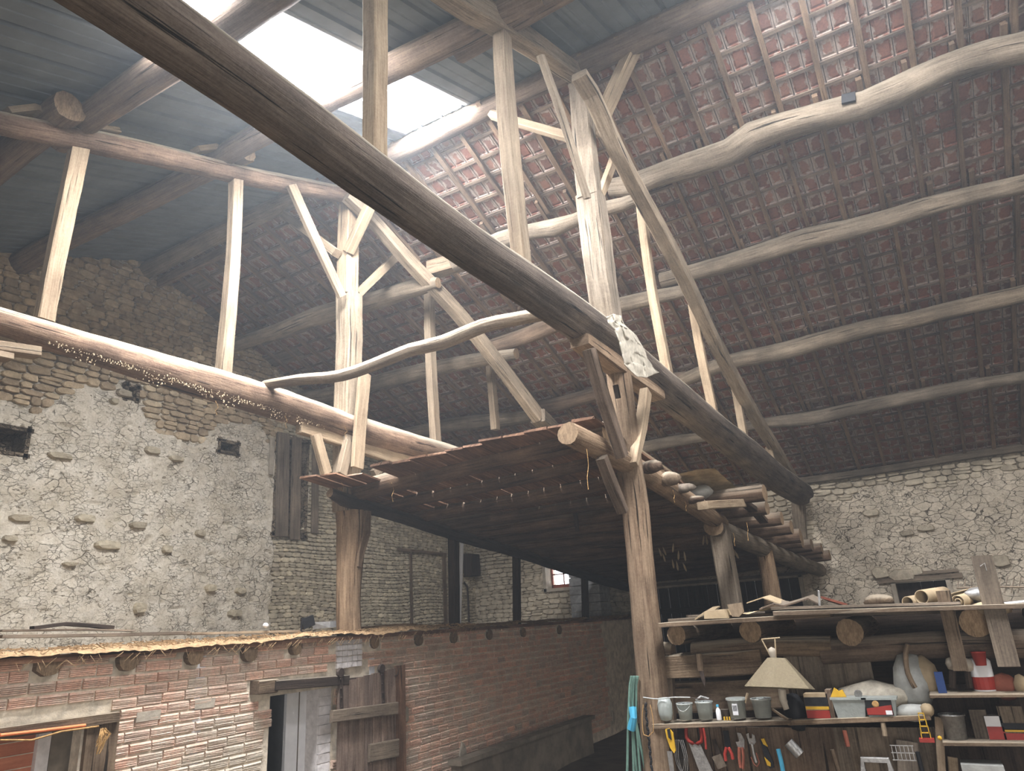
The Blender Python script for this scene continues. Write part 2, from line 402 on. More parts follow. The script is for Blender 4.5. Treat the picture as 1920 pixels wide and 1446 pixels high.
M['tile'] = tile_mat()
M['sheet'] = plain('blue_grey_roof_sheet', g(98, 106, 112), .6, 0, .14, 2.5)
M['white'] = plain('white_paint', g(214, 214, 214), .6, 0, .06)
M['white_brick'] = plain('whitewashed_brick', g(206, 200, 196), .9, 0, .12, 14, bumpd=.01)
M['iron'] = plain('rusty_iron', g(62, 52, 46), .7, .3, .3, 20)
M['steel'] = plain('dull_steel', g(150, 148, 144), .45, .7, .2, 30)
M['black'] = plain('black_plastic', g(28, 28, 30), .6, 0, .2, 20)
M['straw'] = plain('straw_litter', g(150, 124, 92), .95, 0, .3, 30, bumpd=.01)
M['dustsoil'] = plain('dusty_floor_litter', g(168, 150, 118), .95, 0, .3, 6, bumpd=.02)
M['orange'] = plain('orange_plastic', g(222, 130, 84), .6, 0, .12)
M['orange_wall'] = wood('orange_rendered_block', g(208, 136, 104), g(184, 112, 84), .2, .2)
M['block'] = plain('concrete_block', g(150, 150, 148), .95, 0, .2, 12, bumpd=.01)
M['floor'] = plain('earth_floor', g(84, 74, 62), .95, 0, .25, 3, bumpd=.02)
M['dark_wall'] = plain('sooty_render', g(120, 110, 96), .95, 0, .25, 4, bumpd=.02)
M['cloth'] = plain('dusty_plastic_sheet', g(168, 160, 144), .6, 0, .2, 18, bumpd=.006)
M['card'] = plain('dusty_cardboard', g(156, 138, 110), .9, 0, .12, 12)
M['hose'] = plain('green_hose', g(96, 124, 112), .5, 0, .15, 12)
M['blue'] = plain('bright_blue_tape', g(70, 150, 180), .5, 0, .1)
M['yellow'] = plain('yellow_plastic', g(190, 150, 44), .5, 0, .08)
M['red'] = plain('red_plastic', g(138, 46, 38), .5, 0, .1)
M['navy'] = plain('navy_card', g(36, 58, 104), .6, 0, .1)
M['clear'] = plain('cloudy_clear_plastic', g(200, 206, 200), .35, 0, .1, 20, trans=.6)
M['content'] = plain('mixed_screws', g(110, 112, 104), .6, .3, .5, 60)
M['shade'] = plain('speckled_lamp_shade', g(106, 96, 76), .8, 0, .1, 60)
M['rope'] = plain('baler_twine', g(160, 126, 80), .9, 0, .2, 40)
M['white_bag'] = plain('white_plastic_bag', g(150, 150, 144), .5, 0, .12, 16)
M['jamb'] = plain('pale_plaster_jamb', g(160, 150, 134), .95, 0, .15, 8, bumpd=.01)
M['glasspane'] = plain('window_glass', (0.9, 0.95, 1), .05, 0, 0, 1, trans=1.0)
M['rust_frame'] = plain('red_brown_window_frame', g(124, 70, 54), .7, 0, .2)
def skypane():
    mt, t, b = nt('translucent_skylight_sheet')
    tr = t.nodes.new('ShaderNodeBsdfTransparent'); tl = t.nodes.new('ShaderNodeBsdfTranslucent'); mx = t.nodes.new('ShaderNodeMixShader')
    tr.inputs[0].default_value = (.97, .99, 1, 1); tl.inputs[0].default_value = (.9, .93, .95, 1); mx.inputs[0].default_value = .3
    t.links.new(tr.outputs[0], mx.inputs[1]); t.links.new(tl.outputs[0], mx.inputs[2])
    t.links.new(mx.outputs[0], t.nodes['Material Output'].inputs[0]); return mt
M['skypane'] = skypane()

# ------------------------------------------------------------------ numpy noise for wall relief
def vnoise(x, y, s, seed):
    x = x * s; y = y * s; xi = np.floor(x).astype(int); yi = np.floor(y).astype(int); fx = x - xi; fy = y - yi
    fx = fx * fx * (3 - 2 * fx); fy = fy * fy * (3 - 2 * fy)
    def h(a, b): return (np.sin(a * 127.1 + b * 311.7 + seed * 74.7) * 43758.5453) % 1.0
    return (h(xi, yi) * (1 - fx) + h(xi + 1, yi) * fx) * (1 - fy) + (h(xi, yi + 1) * (1 - fx) + h(xi + 1, yi + 1) * fx) * fy
def fbm(x, y, s, seed, o=4): return sum(vnoise(x, y, s * 2 ** k, seed + k) * .5 ** (k + 1) for k in range(o))

def relief_wall(name, u0, u1, z0, ztop, du, to3, mats, relief, holes=(), label=None, parent=None, kind='structure'):
    """grid over u and height; ztop(u) gives the top line; relief(u,z) the depth towards the room; holes (ua,ub,za,zb)"""
    us = np.arange(u0, u1 + du * .5, du); zt = np.array([ztop(u) for u in us]); nz = int((zt.max() - z0) / du) + 1
    tt = np.linspace(0, 1, nz)
    U = np.repeat(us[:, None], nz, 1); Z = z0 + (zt[:, None] - z0) * tt[None, :]
    D = relief(U, Z)
    X, Y, Zz = to3(U, Z, D)
    v = np.stack([X, Y, Zz], -1).reshape(-1, 3)
    i, j = np.meshgrid(np.arange(len(us) - 1), np.arange(nz - 1), indexing='ij'); i = i.ravel(); j = j.ravel()
    a = i * nz + j; f = np.stack([a, a + nz, a + nz + 1, a + 1], 1)
    cu = us[i] + du / 2; cz = (Z[i, j] + Z[np.minimum(i + 1, len(us) - 1), np.minimum(j + 1, nz - 1)]) / 2
    keep = np.ones(len(f), bool)
    for (ha, hb, hc, hd) in holes: keep &= ~((cu > ha) & (cu < hb) & (cz > hc) & (cz < hd))
    f = f[keep]
    me = bpy.data.meshes.new(name); me.vertices.add(len(v)); me.loops.add(len(f) * 4); me.polygons.add(len(f))
    org = v.mean(0); org[2] = v[:, 2].min()
    me.vertices.foreach_set('co', (v - org).astype(np.float32).ravel())
    me.loops.foreach_set('vertex_index', f.astype(np.int32).ravel()); me.polygons.foreach_set('loop_start', np.arange(len(f), dtype=np.int32) * 4)
    for mt in mats: me.materials.append(mt)
    me.update(calc_edges=True); me.validate(); me.polygons.foreach_set('use_smooth', [True] * len(me.polygons))
    o = bpy.data.objects.new(name, me); C.objects.link(o)
    if parent is None: o.location = (org[0], org[1], org[2] + EYE)
    ORG[o.name] = org
    return props(o, label, None, None, kind)

# piece meshes shared by many copies -------------------------------------------------
def stone_variant(seed):
    r = random.Random(seed); n = 9; ring = []
    for k in range(n):
        t = 2 * math.pi * k / n + r.uniform(-.12, .12); c, s_ = math.cos(t), math.sin(t)
        e = 5.5; rr = (abs(c) ** e + abs(s_) ** e) ** (-1 / e) * .5
        rr *= r.uniform(.9, 1.02); ring.append((c * rr, s_ * rr))
    tx, ty = r.uniform(-.12, .12), r.uniform(-.12, .12)
    v = [(a, b, -.6) for a, b in ring] + [(a, b, .12 + tx * a + ty * b) for a, b in ring] + [(a * .9, b * .88, .40 + tx * a + ty * b + r.uniform(-.06, .06)) for a, b in ring] + [(0, 0, .46)]
    f = []
    for q in range(2):
        for k in range(n): f.append((q * n + k, q * n + (k + 1) % n, (q + 1) * n + (k + 1) % n, (q + 1) * n + k))
    for k in range(n): f.append((2 * n + k, 2 * n + (k + 1) % n, 3 * n))
    return np.array(v), f
def brick_variant(seed):
    """unit brick: x length, y height, z out of the wall; six ribs run along x"""
    r = random.Random(seed); prof = [(-.5, -.6), (-.5, .3)]
    for k in range(5):
        y = -.42 + k * .168
        prof += [(y, .5), (y + .105, .5)]
        if k < 4: prof += [(y + .125, -.05)]
    prof += [(.5, .3), (.5, -.6)]
    v = []; f = []
    nsec = [-.5, .5]
    for x in nsec:
        for (y, z) in prof: v.append((x + (r.uniform(-.018, .018) if z > 0 else 0), y + r.uniform(-.012, .012), z + (r.uniform(-.12, .05) if z > .4 else 0)))
    m_ = len(prof)
    for k in range(m_ - 1): f.append((k, k + 1, k + 1 + m_, k + m_)[::-1])
    f.append(tuple(range(m_))); f.append(tuple(range(2 * m_ - 1, m_ - 1, -1)))
    return np.array(v), f
def tile_variant(seed):
    """interlocking tile seen from below: x across (1), y down the slope (1), z towards the room"""
    r = random.Random(seed)
    v = []; f = []; uv = []
    def quadbox(x0, x1, y0, y1, z0, z1, ins=.0, bot=True):
        b = len(v)
        for (x, y) in ((x0, y0), (x1, y0), (x1, y1), (x0, y1)): v.append((x, y, z0)); uv.append((x, y))
        for (x, y) in ((x0 + ins, y0 + ins), (x1 - ins, y0 + ins), (x1 - ins, y1 - ins), (x0 + ins, y1 - ins)): v.append((x, y, z1)); uv.append((x, y))
        for k in range(4): f.append((b + k, b + (k + 1) % 4, b + 4 + (k + 1) % 4, b + 4 + k))
        f.append((b + 4, b + 5, b + 6, b + 7))
    quadbox(.015, .985, 0, .985, -.02, .0)
    quadbox(.14, .86, .12, .84, .0, .012, .07)
    quadbox(.03, .1, .02, .95, .0, .016, .01)
    quadbox(.05, .95, .88, .97, .0, .022, .015)
    return np.array([(x, y, z + (r.uniform(-.001, .001))) for x, y, z in v]), f, uv
SV = [stone_variant(s_) for s_ in range(14)]
BV = [brick_variant(s_) for s_ in range(8)]
TV = [tile_variant(s_) for s_ in range(3)]

def lay_pieces(parent, name, variants, places, mat, n_parts, stuff_name, uvs=None):
    """places: list of (score, variant, 4x4 numpy matrix eye coords). The n_parts best become parts, the rest one joined stuff mesh."""
    places = sorted(places, key=lambda p: -p[0])
    shared = []
    for k, va in enumerate(variants):
        shared.append(mesh_from(name, va[0], va[1], va[2] if len(va) > 2 else None, [mat]))
    for (sc_, k, m4) in places[:n_parts]:
        inst(name, shared[k], parent, Matrix(m4.tolist()))
    rest = places[n_parts:]
    if rest:
        vs = []; fs = []; ls = []; uvl = []; rn = []; n = 0
        for (sc_, k, m4) in rest:
            vv = variants[k][0]; vs.append(vv @ m4[:3, :3].T + m4[:3, 3])
            for q in variants[k][1]: fs.append(tuple(i + n for i in q))
            rn += [npr.rand()] * len(variants[k][1])
            if len(variants[k]) > 2: uvl += list(variants[k][2])
            n += len(vv)
        v = np.concatenate(vs) - ORG[parent.name]
        me = mesh_from(stuff_name, v, fs, uvl or None, [mat])
        at_ = me.attributes.new('rnd', 'FLOAT', 'FACE'); at_.data.foreach_set('value', rn)
        o = bpy.data.objects.new(stuff_name, me); C.objects.link(o); o.parent = parent; o['kind'] = 'stuff'
def m4(ex, ey, ez, c, sx, sy, sz):
    m_ = np.eye(4); m_[:3, 0] = np.array(ex) * sx; m_[:3, 1] = np.array(ey) * sy; m_[:3, 2] = np.array(ez) * sz; m_[:3, 3] = c
    return m_
def inview(p, mar=60):
    c = RM @ np.array(p, float)
    if c[2] < .2: return False
    x, y = 960 + FPX * c[0] / c[2], 723 + FPX * c[1] / c[2]
    return -mar < x < 1920 + mar and -mar < y < 1446 + mar

def rubble(u0, u1, z0, z1, inside, wr, hr, seed):
    """irregular courses of stones: yields (u, z, w, h)"""
    r = random.Random(seed); z = z0; out = []
    while z < z1:
        h = r.uniform(*hr); u = u0 + r.uniform(-.2, 0)
        while u < u1:
            w = r.uniform(*wr); wav = .05 * math.sin(u * .8 + z * 2.1) + .02 * math.sin(u * 3.1 + z)
            cu, cz = u + w / 2, z + h / 2 + wav
            if r.random() < .22 and h > hr[0] * 1.3:
                if inside(cu, cz): out.append((cu, cz + h / 4, w, h / 2)); out.append((cu, cz - h / 4, w, h / 2))
            elif inside(cu, cz): out.append((cu, cz, w, h))
            u += w
        z += h
    return out

# ================================================================== STRUCTURE
YG, XE, XW, YS = 11.1, 16.9, -3.6, -6.6     # gable wall, eave wall, west wall, south wall
FL = -EYE
RS = 0.37
def zr(x): return 8.87 - RS * x              # underside of the rafters on the tiled side
def beamB(x): return float(np.interp(x, [6.0, 6.6, 8.0, 9.5, 11.3, 14.0, 16.8], [1.68, 1.64, 1.52, 1.35, 1.18, .87, .62]))
def beamA(x): return float(np.interp(x, [5.0, 5.52, 7.12, 9.66, 12.25, 17.0], [1.6, 1.58, 1.47, 1.14, .88, .66]))

mb = MB(); n = 24
vs = []
for i in range(n + 1):
    for j in range(n + 1):
        x = XW + (XE - XW) * i / n; y = YS + (YG - YS) * j / n
        vs.append((x, y, FL + .03 * math.sin(x * 1.7) * math.sin(y * 1.3)))
mb.add(vs, [(i * (n + 1) + j, (i + 1) * (n + 1) + j, (i + 1) * (n + 1) + j + 1, i * (n + 1) + j + 1) for i in range(n) for j in range(n)])
build('floor', mb, M['floor'], kind='structure', smooth=True)

# --- gable wall
def gtop(x): return (zsheet(x) + .06 if x < 6.55 else zr(x) + .17) + .05 * math.sin(x * 5.1) + .03 * math.sin(x * 13)
def gable_bare(x, z):
    return (z > 3.75 + .35 * math.sin(x * 2.3) + .1 * math.sin(x * 7)) or x > 9.72 + .03 * math.sin(z * 9)
G_HOLES = [(4.55, 5.05, 2.74, 3.12), (8.30, 8.72, 3.38, 3.60), (9.68, 10.52, 1.95, 3.96), (6.42, 6.62, 3.98, 4.2)]
def g_relief(U, Z):
    d = .05 * (fbm(U, Z, 1.1, 3) - .5) + .05 * (fbm(U, Z, 6, 9, 3) - .5)
    pl = (Z < 3.75 + .35 * np.sin(U * 2.3) + .1 * np.sin(U * 7)) & (U < 9.72 + .03 * np.sin(Z * 9))
    d = d + np.where(pl, .055 - .05 * np.clip((vnoise(U, Z * 1.6, 5.5, 4) - .82) * 8, 0, 1), -.015)
    return d
wall_north = relief_wall('wall_north', 3.7, XE, -.15, gtop, .03, lambda U, Z, D: (U, YG - D, Z), [M['plaster']], g_relief, G_HOLES)
mb = MB(); mb.box(((XW + 3.7) / 2, YG + .15, (FL + 4.2) / 2), (3.7 - XW, .3, 4.2 - FL)); mb.box(((XE + 3.7) / 2, YG + .15, (FL - .15) / 2), (XE - 3.7, .3, -.15 - FL))
build('wall_base', mb, M['dark_wall'], parent=wall_north)
for (a, b_, c_, d_) in G_HOLES:                # the pockets behind the holes
    mb = MB(); dp = .40 if b_ - a < .7 else .18; YP = YG - .07
    for c, s_ in ((((a + b_) / 2, YP + dp, (c_ + d_) / 2), (b_ - a + .1, .02, d_ - c_ + .1)), ((a, YP + dp / 2, (c_ + d_) / 2), (.06, dp, d_ - c_ + .12)), ((b_, YP + dp / 2, (c_ + d_) / 2), (.06, dp, d_ - c_ + .12)),
                  (((a + b_) / 2, YP + dp / 2, c_), (b_ - a + .12, dp, .06)), (((a + b_) / 2, YP + dp / 2, d_), (b_ - a + .12, dp, .06))): mb.box(c, s_)
    build('wall_pocket', mb, M['mortar'], parent=wall_north)
def in_hole(x, z, hs, m_=.06): return any(a - m_ < x < b_ + m_ and c_ - m_ < z < d_ + m_ for a, b_, c_, d_ in hs)
pl = []
EX, EZ = (1, 0, 0), (0, 0, 1)
def stone_at(ex, nrm, c, w, h, dproud, r):
    a = r.uniform(-.06, .06); ex = np.array(ex, float); ey = np.array((0, 0, 1.)); e1 = ex * math.cos(a) + ey * math.sin(a); e2 = -ex * math.sin(a) + ey * math.cos(a)
    nr = np.array(nrm, float) + ex * r.uniform(-.05, .05) + ey * r.uniform(-.05, .05)
    return m4(e1, e2, nr, c, w * 1.0, h * .99, dproud)
r = random.Random(5)
for (x, z, w, h) in rubble(3.8, 9.9, 3.3, 6.5, lambda x, z: gable_bare(x, z) and x < 9.75 and z < gtop(x) - .02 and not in_hole(x, z, G_HOLES), (.14, .36), (.085, .15), 11):
    c = np.array([x, YG - .02, z]); pl.append((w * h / depth(c) ** 2 * inview(c) * (3 if z > 4.3 else 1), r.randrange(14), stone_at(EX, (0, -1, 0), c, w, h, .075 * r.uniform(.6, 1.3), r)))
lay_pieces(wall_north, 'stone', SV, pl, M['stone_br'], 220, 'stones_joined')
pl = []
for (x, z, w, h) in rubble(9.65, 16.85, -.1, 5.4, lambda x, z: gable_bare(x, z) and z < gtop(x) - .02 and not in_hole(x, z, G_HOLES), (.1, .26), (.06, .105), 12):
    c = np.array([x, YG - .02, z]); pl.append((w * h / depth(c) ** 2 * inview(c) * (1 if x < 12.5 else .01), r.randrange(14), stone_at(EX, (0, -1, 0), c, w, h, .07 * r.uniform(.5, 1.3), r)))
lay_pieces(wall_north, 'stone', SV, pl, M['stone_gr'], 80, 'grey_stones_joined')
# ledge stones that stick out of the plaster
for (px_, py_, w_, h_) in ((112, 855, 46, 12), (38, 972, 40, 14), (160, 972, 38, 14), (258, 985, 34, 13), (203, 1022, 50, 16), (313, 1030, 20, 14), (262, 1140, 24, 20), (395, 1103, 22, 14), (450, 1108, 22, 12), (285, 845, 30, 14), (330, 860, 30, 10), (130, 1058, 26, 8), (232, 738, 30, 14), (213, 752, 16, 12), (18, 1010, 26, 12), (375, 1000, 20, 12), (440, 1150, 30, 14)):
    c = at(px_, py_, Y=YG - .08)
    mb = MB(); sv = SV[r.randrange(14)]; mm = m4(EX, EZ, (0, -1, 0), c, mpx(w_, c), mpx(h_, c), .14)
    mb.add(sv[0] @ mm[:3, :3].T + mm[:3, 3], sv[1]); build('ledge_stone', mb, M['stone_gr'], parent=wall_north)

# --- eave wall, with its window, slot and wide door
SLOT = (-.20, .78, -.14, .34); WIN = (8.06, 8.86, .76, 1.5); WDOOR = (2.55, 6.3, FL - .1, .62)
E_HOLES = [SLOT, WIN, WDOOR]
def etop(y): return 2.70 + .04 * math.sin(y * 4.3) + .03 * math.sin(y * 11)
def e_relief(U, Z):
    top = np.clip((Z - 2.2 - .12 * np.sin(U * 3)) * 6, 0, 1)
    return .07 * (fbm(U, Z, .9, 21) - .5) + .04 * (fbm(U, Z, 5, 29, 3) - .5) - top * .05 - np.where(U > 2.3, .03, 0)
wall_east = relief_wall('wall_east', -4.6, YG, FL, etop, .035, lambda U, Z, D: (XE - D, U, Z), [M['plaster_e']], e_relief, E_HOLES)
mb = MB()
for (a, b_, c_, d_) in E_HOLES:
    dp = .58
    for c, s_ in (((XE - .06 + dp / 2, a, (c_ + d_) / 2), (dp, .08, d_ - c_ + .1)), ((XE - .06 + dp / 2, b_, (c_ + d_) / 2), (dp, .08, d_ - c_ + .1)), ((XE - .06 + dp / 2, (a + b_) / 2, c_), (dp, b_ - a + .1, .08)), ((XE - .06 + dp / 2, (a + b_) / 2, d_), (dp, b_ - a + .1, .08))): mb.box(c, s_)
build('window_reveal', mb, M['jamb'], parent=wall_east)
pl = []; EYn = (0, -1, 0)
for (y, z, w, h) in rubble(-4.5, 11.1, -.2, 2.6, lambda y, z: (y > 6.4 or z > 2.22 + .12 * math.sin(y * 3) or (y > 2.1 and z > 1.2)) and not in_hole(y, z, E_HOLES, .1), (.16, .38), (.07, .14), 31):
    c = np.array([XE - .0, y, z]); v = inview(c); 
    pl.append((w * h / depth(c) ** 2 * v, r.randrange(14), stone_at(EYn, (-1, 0, 0), c, w, h, .09 * r.uniform(.6, 1.2), r)))
lay_pieces(wall_east, 'stone', SV, pl, M['stone_cr'], 300, 'stones_joined')
for (px_, py_, w_, h_) in ((1650, 1074, 30, 22), (1690, 1078, 48, 22), (1718, 1070, 20, 18), (1876, 1052, 30, 22), (1633, 962, 28, 12), (1700, 1000, 24, 10), (1735, 990, 30, 12)):
    c = at(px_, py_, X=XE - .06); mb = MB(); sv = SV[r.randrange(14)]; mm = m4(EYn, EZ, (-1, 0, 0), c, mpx(w_, c), mpx(h_, c), .13)
    mb.add(sv[0] @ mm[:3, :3].T + mm[:3, 3], sv[1]); build('ledge_stone', mb, M['stone_cr'], parent=wall_east)
mb = MB(); mb.box((XE - .03, .28, .37), (.12, 1.5, .09), jit=.01); mb.box((XE - .05, .2, .46), (.1, 1.25, .06), jit=.01)
build('slot_lintel', mb, M['grey_plank'], parent=wall_east)
mb = MB(); mb.sweep([(XE - .12, -4.5, 2.66), (XE - .12, YG, 2.6)], [(.09, .07)] * 2, sect='sq', wob=.02, step=.6)
build('wall_plate', mb, M['purlin'], parent=wall_east)
# boards half closing the slot, with one bright crack
for k in range(4):
    mb = MB(); mb.box((XE + .3, -.08 + k * .25, .1), (.03, .249 if k != 1 else .235, .5)); build('slot_board', mb, M['dark_wood'], parent=wall_east)

# window in the eave wall
mb = MB(); a, b_, c_, d_ = WIN; xf = XE + .3
for c, s_ in (((xf, (a + b_) / 2, c_ + .07), (.06, b_ - a, .14)), ((xf, (a + b_) / 2, d_ - .03), (.06, b_ - a, .07)), ((xf, a + .04, (c_ + d_) / 2), (.06, .08, d_ - c_)), ((xf, b_ - .04, (c_ + d_) / 2), (.06, .08, d_ - c_)),
              ((xf, (a + b_) / 2, (c_ + d_) / 2 + .05), (.03, .03, d_ - c_))): mb.box(c, s_)
mb.box((xf, (a + b_) / 2, c_ + .4), (.03, b_ - a, .03))
w1 = build('window_1', mb, M['rust_frame'], kind='structure')
mb = MB(); mb.box((xf + .01, (a + b_) / 2, (c_ + d_) / 2), (.006, b_ - a - .1, d_ - c_ - .1)); build('pane', mb, M['glasspane'], parent=w1)

# wide plank door in the eave wall: dark boards with daylight in the cracks
d1 = empty('door_1', (XE + .2, 4.4, FL), kind='structure')
y = WDOOR[0] + .02
while y < WDOOR[1]:
    w = rnd.uniform(.2, .27); gap = .012 if rnd.random() < .45 else .001
    mb = MB(); mb.box((XE + .2, y + w / 2, (FL + .585) / 2), (.03, w - gap, .585 - FL)); build('plank', mb, M['dark_wood'], parent=d1); y += w
for z in (.05, -1.2):
    mb = MB(); mb.box((XE + .16, 4.42, z), (.05, 3.7, .13)); build('door_batten', mb, M['dark_wood'], parent=d1)
mb = MB(); mb.box((XE - .06, 4.35, .66), (.12, 3.9, .07), jit=.012); build('door_head', mb, M['grey_plank'], parent=wall_east)

# concrete block pier against the eave wall
pier = empty('block_pier', (16.3, 7.35, -.02), label='grey concrete block pier beside the small lit window', cat='pier')
for k in range(6):
    for q in range(2):
        w = .42 if (k + q) % 2 else .36
        mb = MB(); yy = 7.75 - (q + .5) * .4
        mb.box((16.3, yy, .06 + k * .2), (.6, .385, .188), jit=.006); build('concrete_block', mb, M['block'], parent=pier)

# --- south and west walls (behind the camera), cart door opening added in the west wall for fill light
def simple_wall(name, boxes, mat):
    mb = MB()
    for c, s_ in boxes: mb.box(c, s_)
    return build(name, mb, mat, kind='structure')
simple_wall('wall_south', [(((XW + XE) / 2, YS - .2, (FL + 2.6) / 2), (XE - XW, .4, 2.6 - FL)), ((6.55, YS - .2, 3.6), (14, .4, 2.0)), ((6.55, YS - .2, 5.2), (6.5, .4, 1.8))], M['plaster'])
simple_wall('wall_west', [((XW - .2, -5.0, (FL + 2.5) / 2), (.4, 3.3, 2.5 - FL)), ((XW - .2, 5.7, (FL + 2.5) / 2), (.4, 10.9, 2.5 - FL)), ((XW - .2, -1.55, 1.85), (.4, 3.6, 1.4))], M['plaster'])
simple_wall('wall_corner', [((XE + .1, -5.6, .1), (.4, 2.1, 4.8))], M['plaster'])

# --- mezzanine behind the brick wall
mb = MB(); mb.box(((XW + XE) / 2, (6.30 + YG) / 2, -.045), (XE - XW, YG - 6.30, .05))
mez = build('floor_mezzanine', mb, M['plank'], kind='structure')
gx = np.arange(2.2, XE, .05); gy = np.arange(6.26, 7.6, .05)
vs = [(x, y, -.02 + .05 * vnoise(np.array([x]), np.array([y]), 3, 2)[0] + .02 * rnd.random() + (-.03 if j == 0 else 0) + (.06 * math.exp(-((x - 8.2) / 1.1) ** 2 - ((y - 6.9) / .4) ** 2))) for x in gx for j, y in enumerate(gy)]
K = len(gy); mb = MB(); mb.add(vs, [(i * K + j, (i + 1) * K + j, (i + 1) * K + j + 1, i * K + j + 1) for i in range(len(gx) - 1) for j in range(K - 1)])
for _ in range(1500):
    x = rnd.uniform(2.6, 9.6); y = 6.26 + abs(rnd.gauss(0, .25)); z = .0 + .05 * rnd.random(); a = rnd.uniform(0, 3.14); L = rnd.uniform(.03, .1)
    if rnd.random() < .12: y = 6.25; z = -.05 - .05 * rnd.random(); dz = -.06
    else: dz = rnd.uniform(-.02, .03)
    c = np.array((x, y, z)); d = np.array((math.cos(a) * L, math.sin(a) * L * .6, dz)); u = np.array((0, 0, .004)); s_ = np.array((.003, .003, 0))
    mb.add([c - d / 2 - u, c + d / 2 - u, c + d / 2 + u, c - d / 2 + u, c - s_, c + s_ + d / 2], [(0, 1, 2, 3), (4, 5, 2)])
build('straw_litter', mb, M['straw'], label='golden straw and dust spread along the top of the brick wall', cat='straw', kind='stuff')

# --- brick wall with openings
YB = 6.40
BW_HOLES = [(5.70, 6.62, FL - .1, -.56), (1.0, 3.72, FL - .1, -.52)]
brick_wall = relief_wall('wall_brick', 2.2, XE, FL, lambda x: -.03, .06, lambda U, Z, D: (U, YB - D, Z), [M['brick_mortar']], lambda U, Z: .012 * (fbm(U, Z, 8, 5, 3) - .5), BW_HOLES)
mb = MB()
for a, b_ in ((2.2, 2.21), (3.72, 5.70), (6.62, XE)): mb.box(((a + b_) / 2, YB + .09, (FL - .03) / 2), (b_ - a, .14, -.03 - FL))
mb.box((4.6, YB + .09, -.29), (4.9, .14, .5))
build('wall_core', mb, M['brick_mortar'], parent=brick_wall)
mb = MB(); mb.box((-.75, YB + .08, (FL - .03) / 2), (5.8, .2, -.03 - FL)); build('wall_return', mb, M['brick_mortar'], parent=brick_wall)
LOGS = [(3.33, -.085, .10), (4.01, -.10, .095), (4.68, -.11, .088), (5.34, -.125, .09), (5.97, -.12, .07), (7.33, -.12, .08), (8.25, -.13, .09), (9.1, -.14, .09), (10.1, -.15, .08), (11.2, -.16, .08), (12.6, -.17, .08)]
SPECIAL = [(4.93, -.55), (4.28, -.585)]
pl = []; row = 0; z = -.075
while z > -2.1:
    x = 2.3 - (row % 2) * .12 - rnd.random() * .03
    while x < 14.5:
        L = rnd.uniform(.205, .25); cx, cz = x + L / 2, z + .006 * math.sin(x * 2 + row)
        ok = not any(a - .1 < cx < b_ + .1 and cz < d_ + .06 for a, b_, c_, d_ in BW_HOLES) and not any((abs(cx - lx) < lr + .11) and abs(cz - lz) < lr + .03 for lx, lz, lr in LOGS)
        ok = ok and not (6.62 < cx < 7.12 and cz > -.42) and not (5.35 < cx < 7.95 and -.58 < cz < -.44) and not (3.55 < cx < 4.02 and cz < -.5 and cz > -.6)
        if not ok and any((abs(cx - lx) < lr + .11) and abs(cz - lz) < lr + .03 for lx, lz, lr in LOGS):
            # a cut brick beside the joist end
            for lx, lz, lr in LOGS:
                dx = cx - lx
                if abs(dx) < lr + .11 and abs(cz - lz) < lr + .03 and abs(dx) > lr * .6:
                    e = lx + math.copysign(lr + .012, dx); o_ = x if dx < 0 else x + L
                    if abs(o_ - e) > .05:
                        c = np.array([(o_ + e) / 2, YB, cz]); pl.append((inview(c) / depth(c) ** 2, rnd.randrange(8), m4(EX, EZ, (0, -1, 0), c, abs(o_ - e) - .01, .084, .03)))
                    break
        if ok:
            c = np.array([cx, YB - .004, cz]); v = inview(c, 10)
            pl.append((v / depth(c) ** 2, rnd.randrange(8), m4((1, 0, rnd.uniform(-.01, .01)), EZ, (0, -1, 0), c, L - .014, .080, .034 * rnd.uniform(.8, 1.2))))
        x += L + .003
    z -= .0955; row += 1
lay_pieces(brick_wall, 'brick', BV, pl, M['brick'], 300, 'bricks_joined')
for i, (lx, lz, lr) in enumerate(LOGS):
    mb = MB(); mb.sweep([(lx, 6.33 if i < 5 else 6.37, lz), (lx, 7.2, lz)], [lr, lr], n=12 if i else 7, rough=.04, capmi=1)
    build('joist_end', mb, [M['bench_wood'], M['end']], parent=brick_wall)
for k in range(5):
    for q in range(5):
        mb = MB(); mb.box((6.69 + q * .088, YB, -.09 - k * .066), (.08, .06, .058), jit=.004); build('whitewashed_block', mb, M['white_brick'], parent=brick_wall)
mb = MB(); mb.box((4.28, YB - .0, -.59), (.24, .05, .085), jit=.004); build('plaster_patch', mb, M['jamb'], parent=brick_wall)
mb = MB(); mb.box((4.86, YB - .0, -.555), (.22, .05, .085), jit=.004); build('plaster_patch', mb, M['jamb'], parent=brick_wall)
mb = MB(); mb.box((3.0, YB - .02, -.56), (1.95, .09, .085), jit=.006); mb.box((3.86, YB - .01, -1.4), (.27, .07, 1.6), jit=.006)
build('opening_lintel', mb, M['bench_wood'], parent=brick_wall)
for (x, y, w, h) in ((868, 1420, 24, 40), (1027, 1385, 16, 30), (1150, 1345, 8, 24), (762, 1340, 12, 30), (868, 1418, 16, 50)):
    c = at(x, y, Y=YB - .03); mb = MB(); sv = SV[3]; mm = m4(EX, EZ, (0, -1, 0), c, mpx(w, c), mpx(h, c), .03); mb.add(sv[0] @ mm[:3, :3].T + mm[:3, 3], sv[1]); build('lime_patch', mb, M['jamb'], parent=brick_wall)
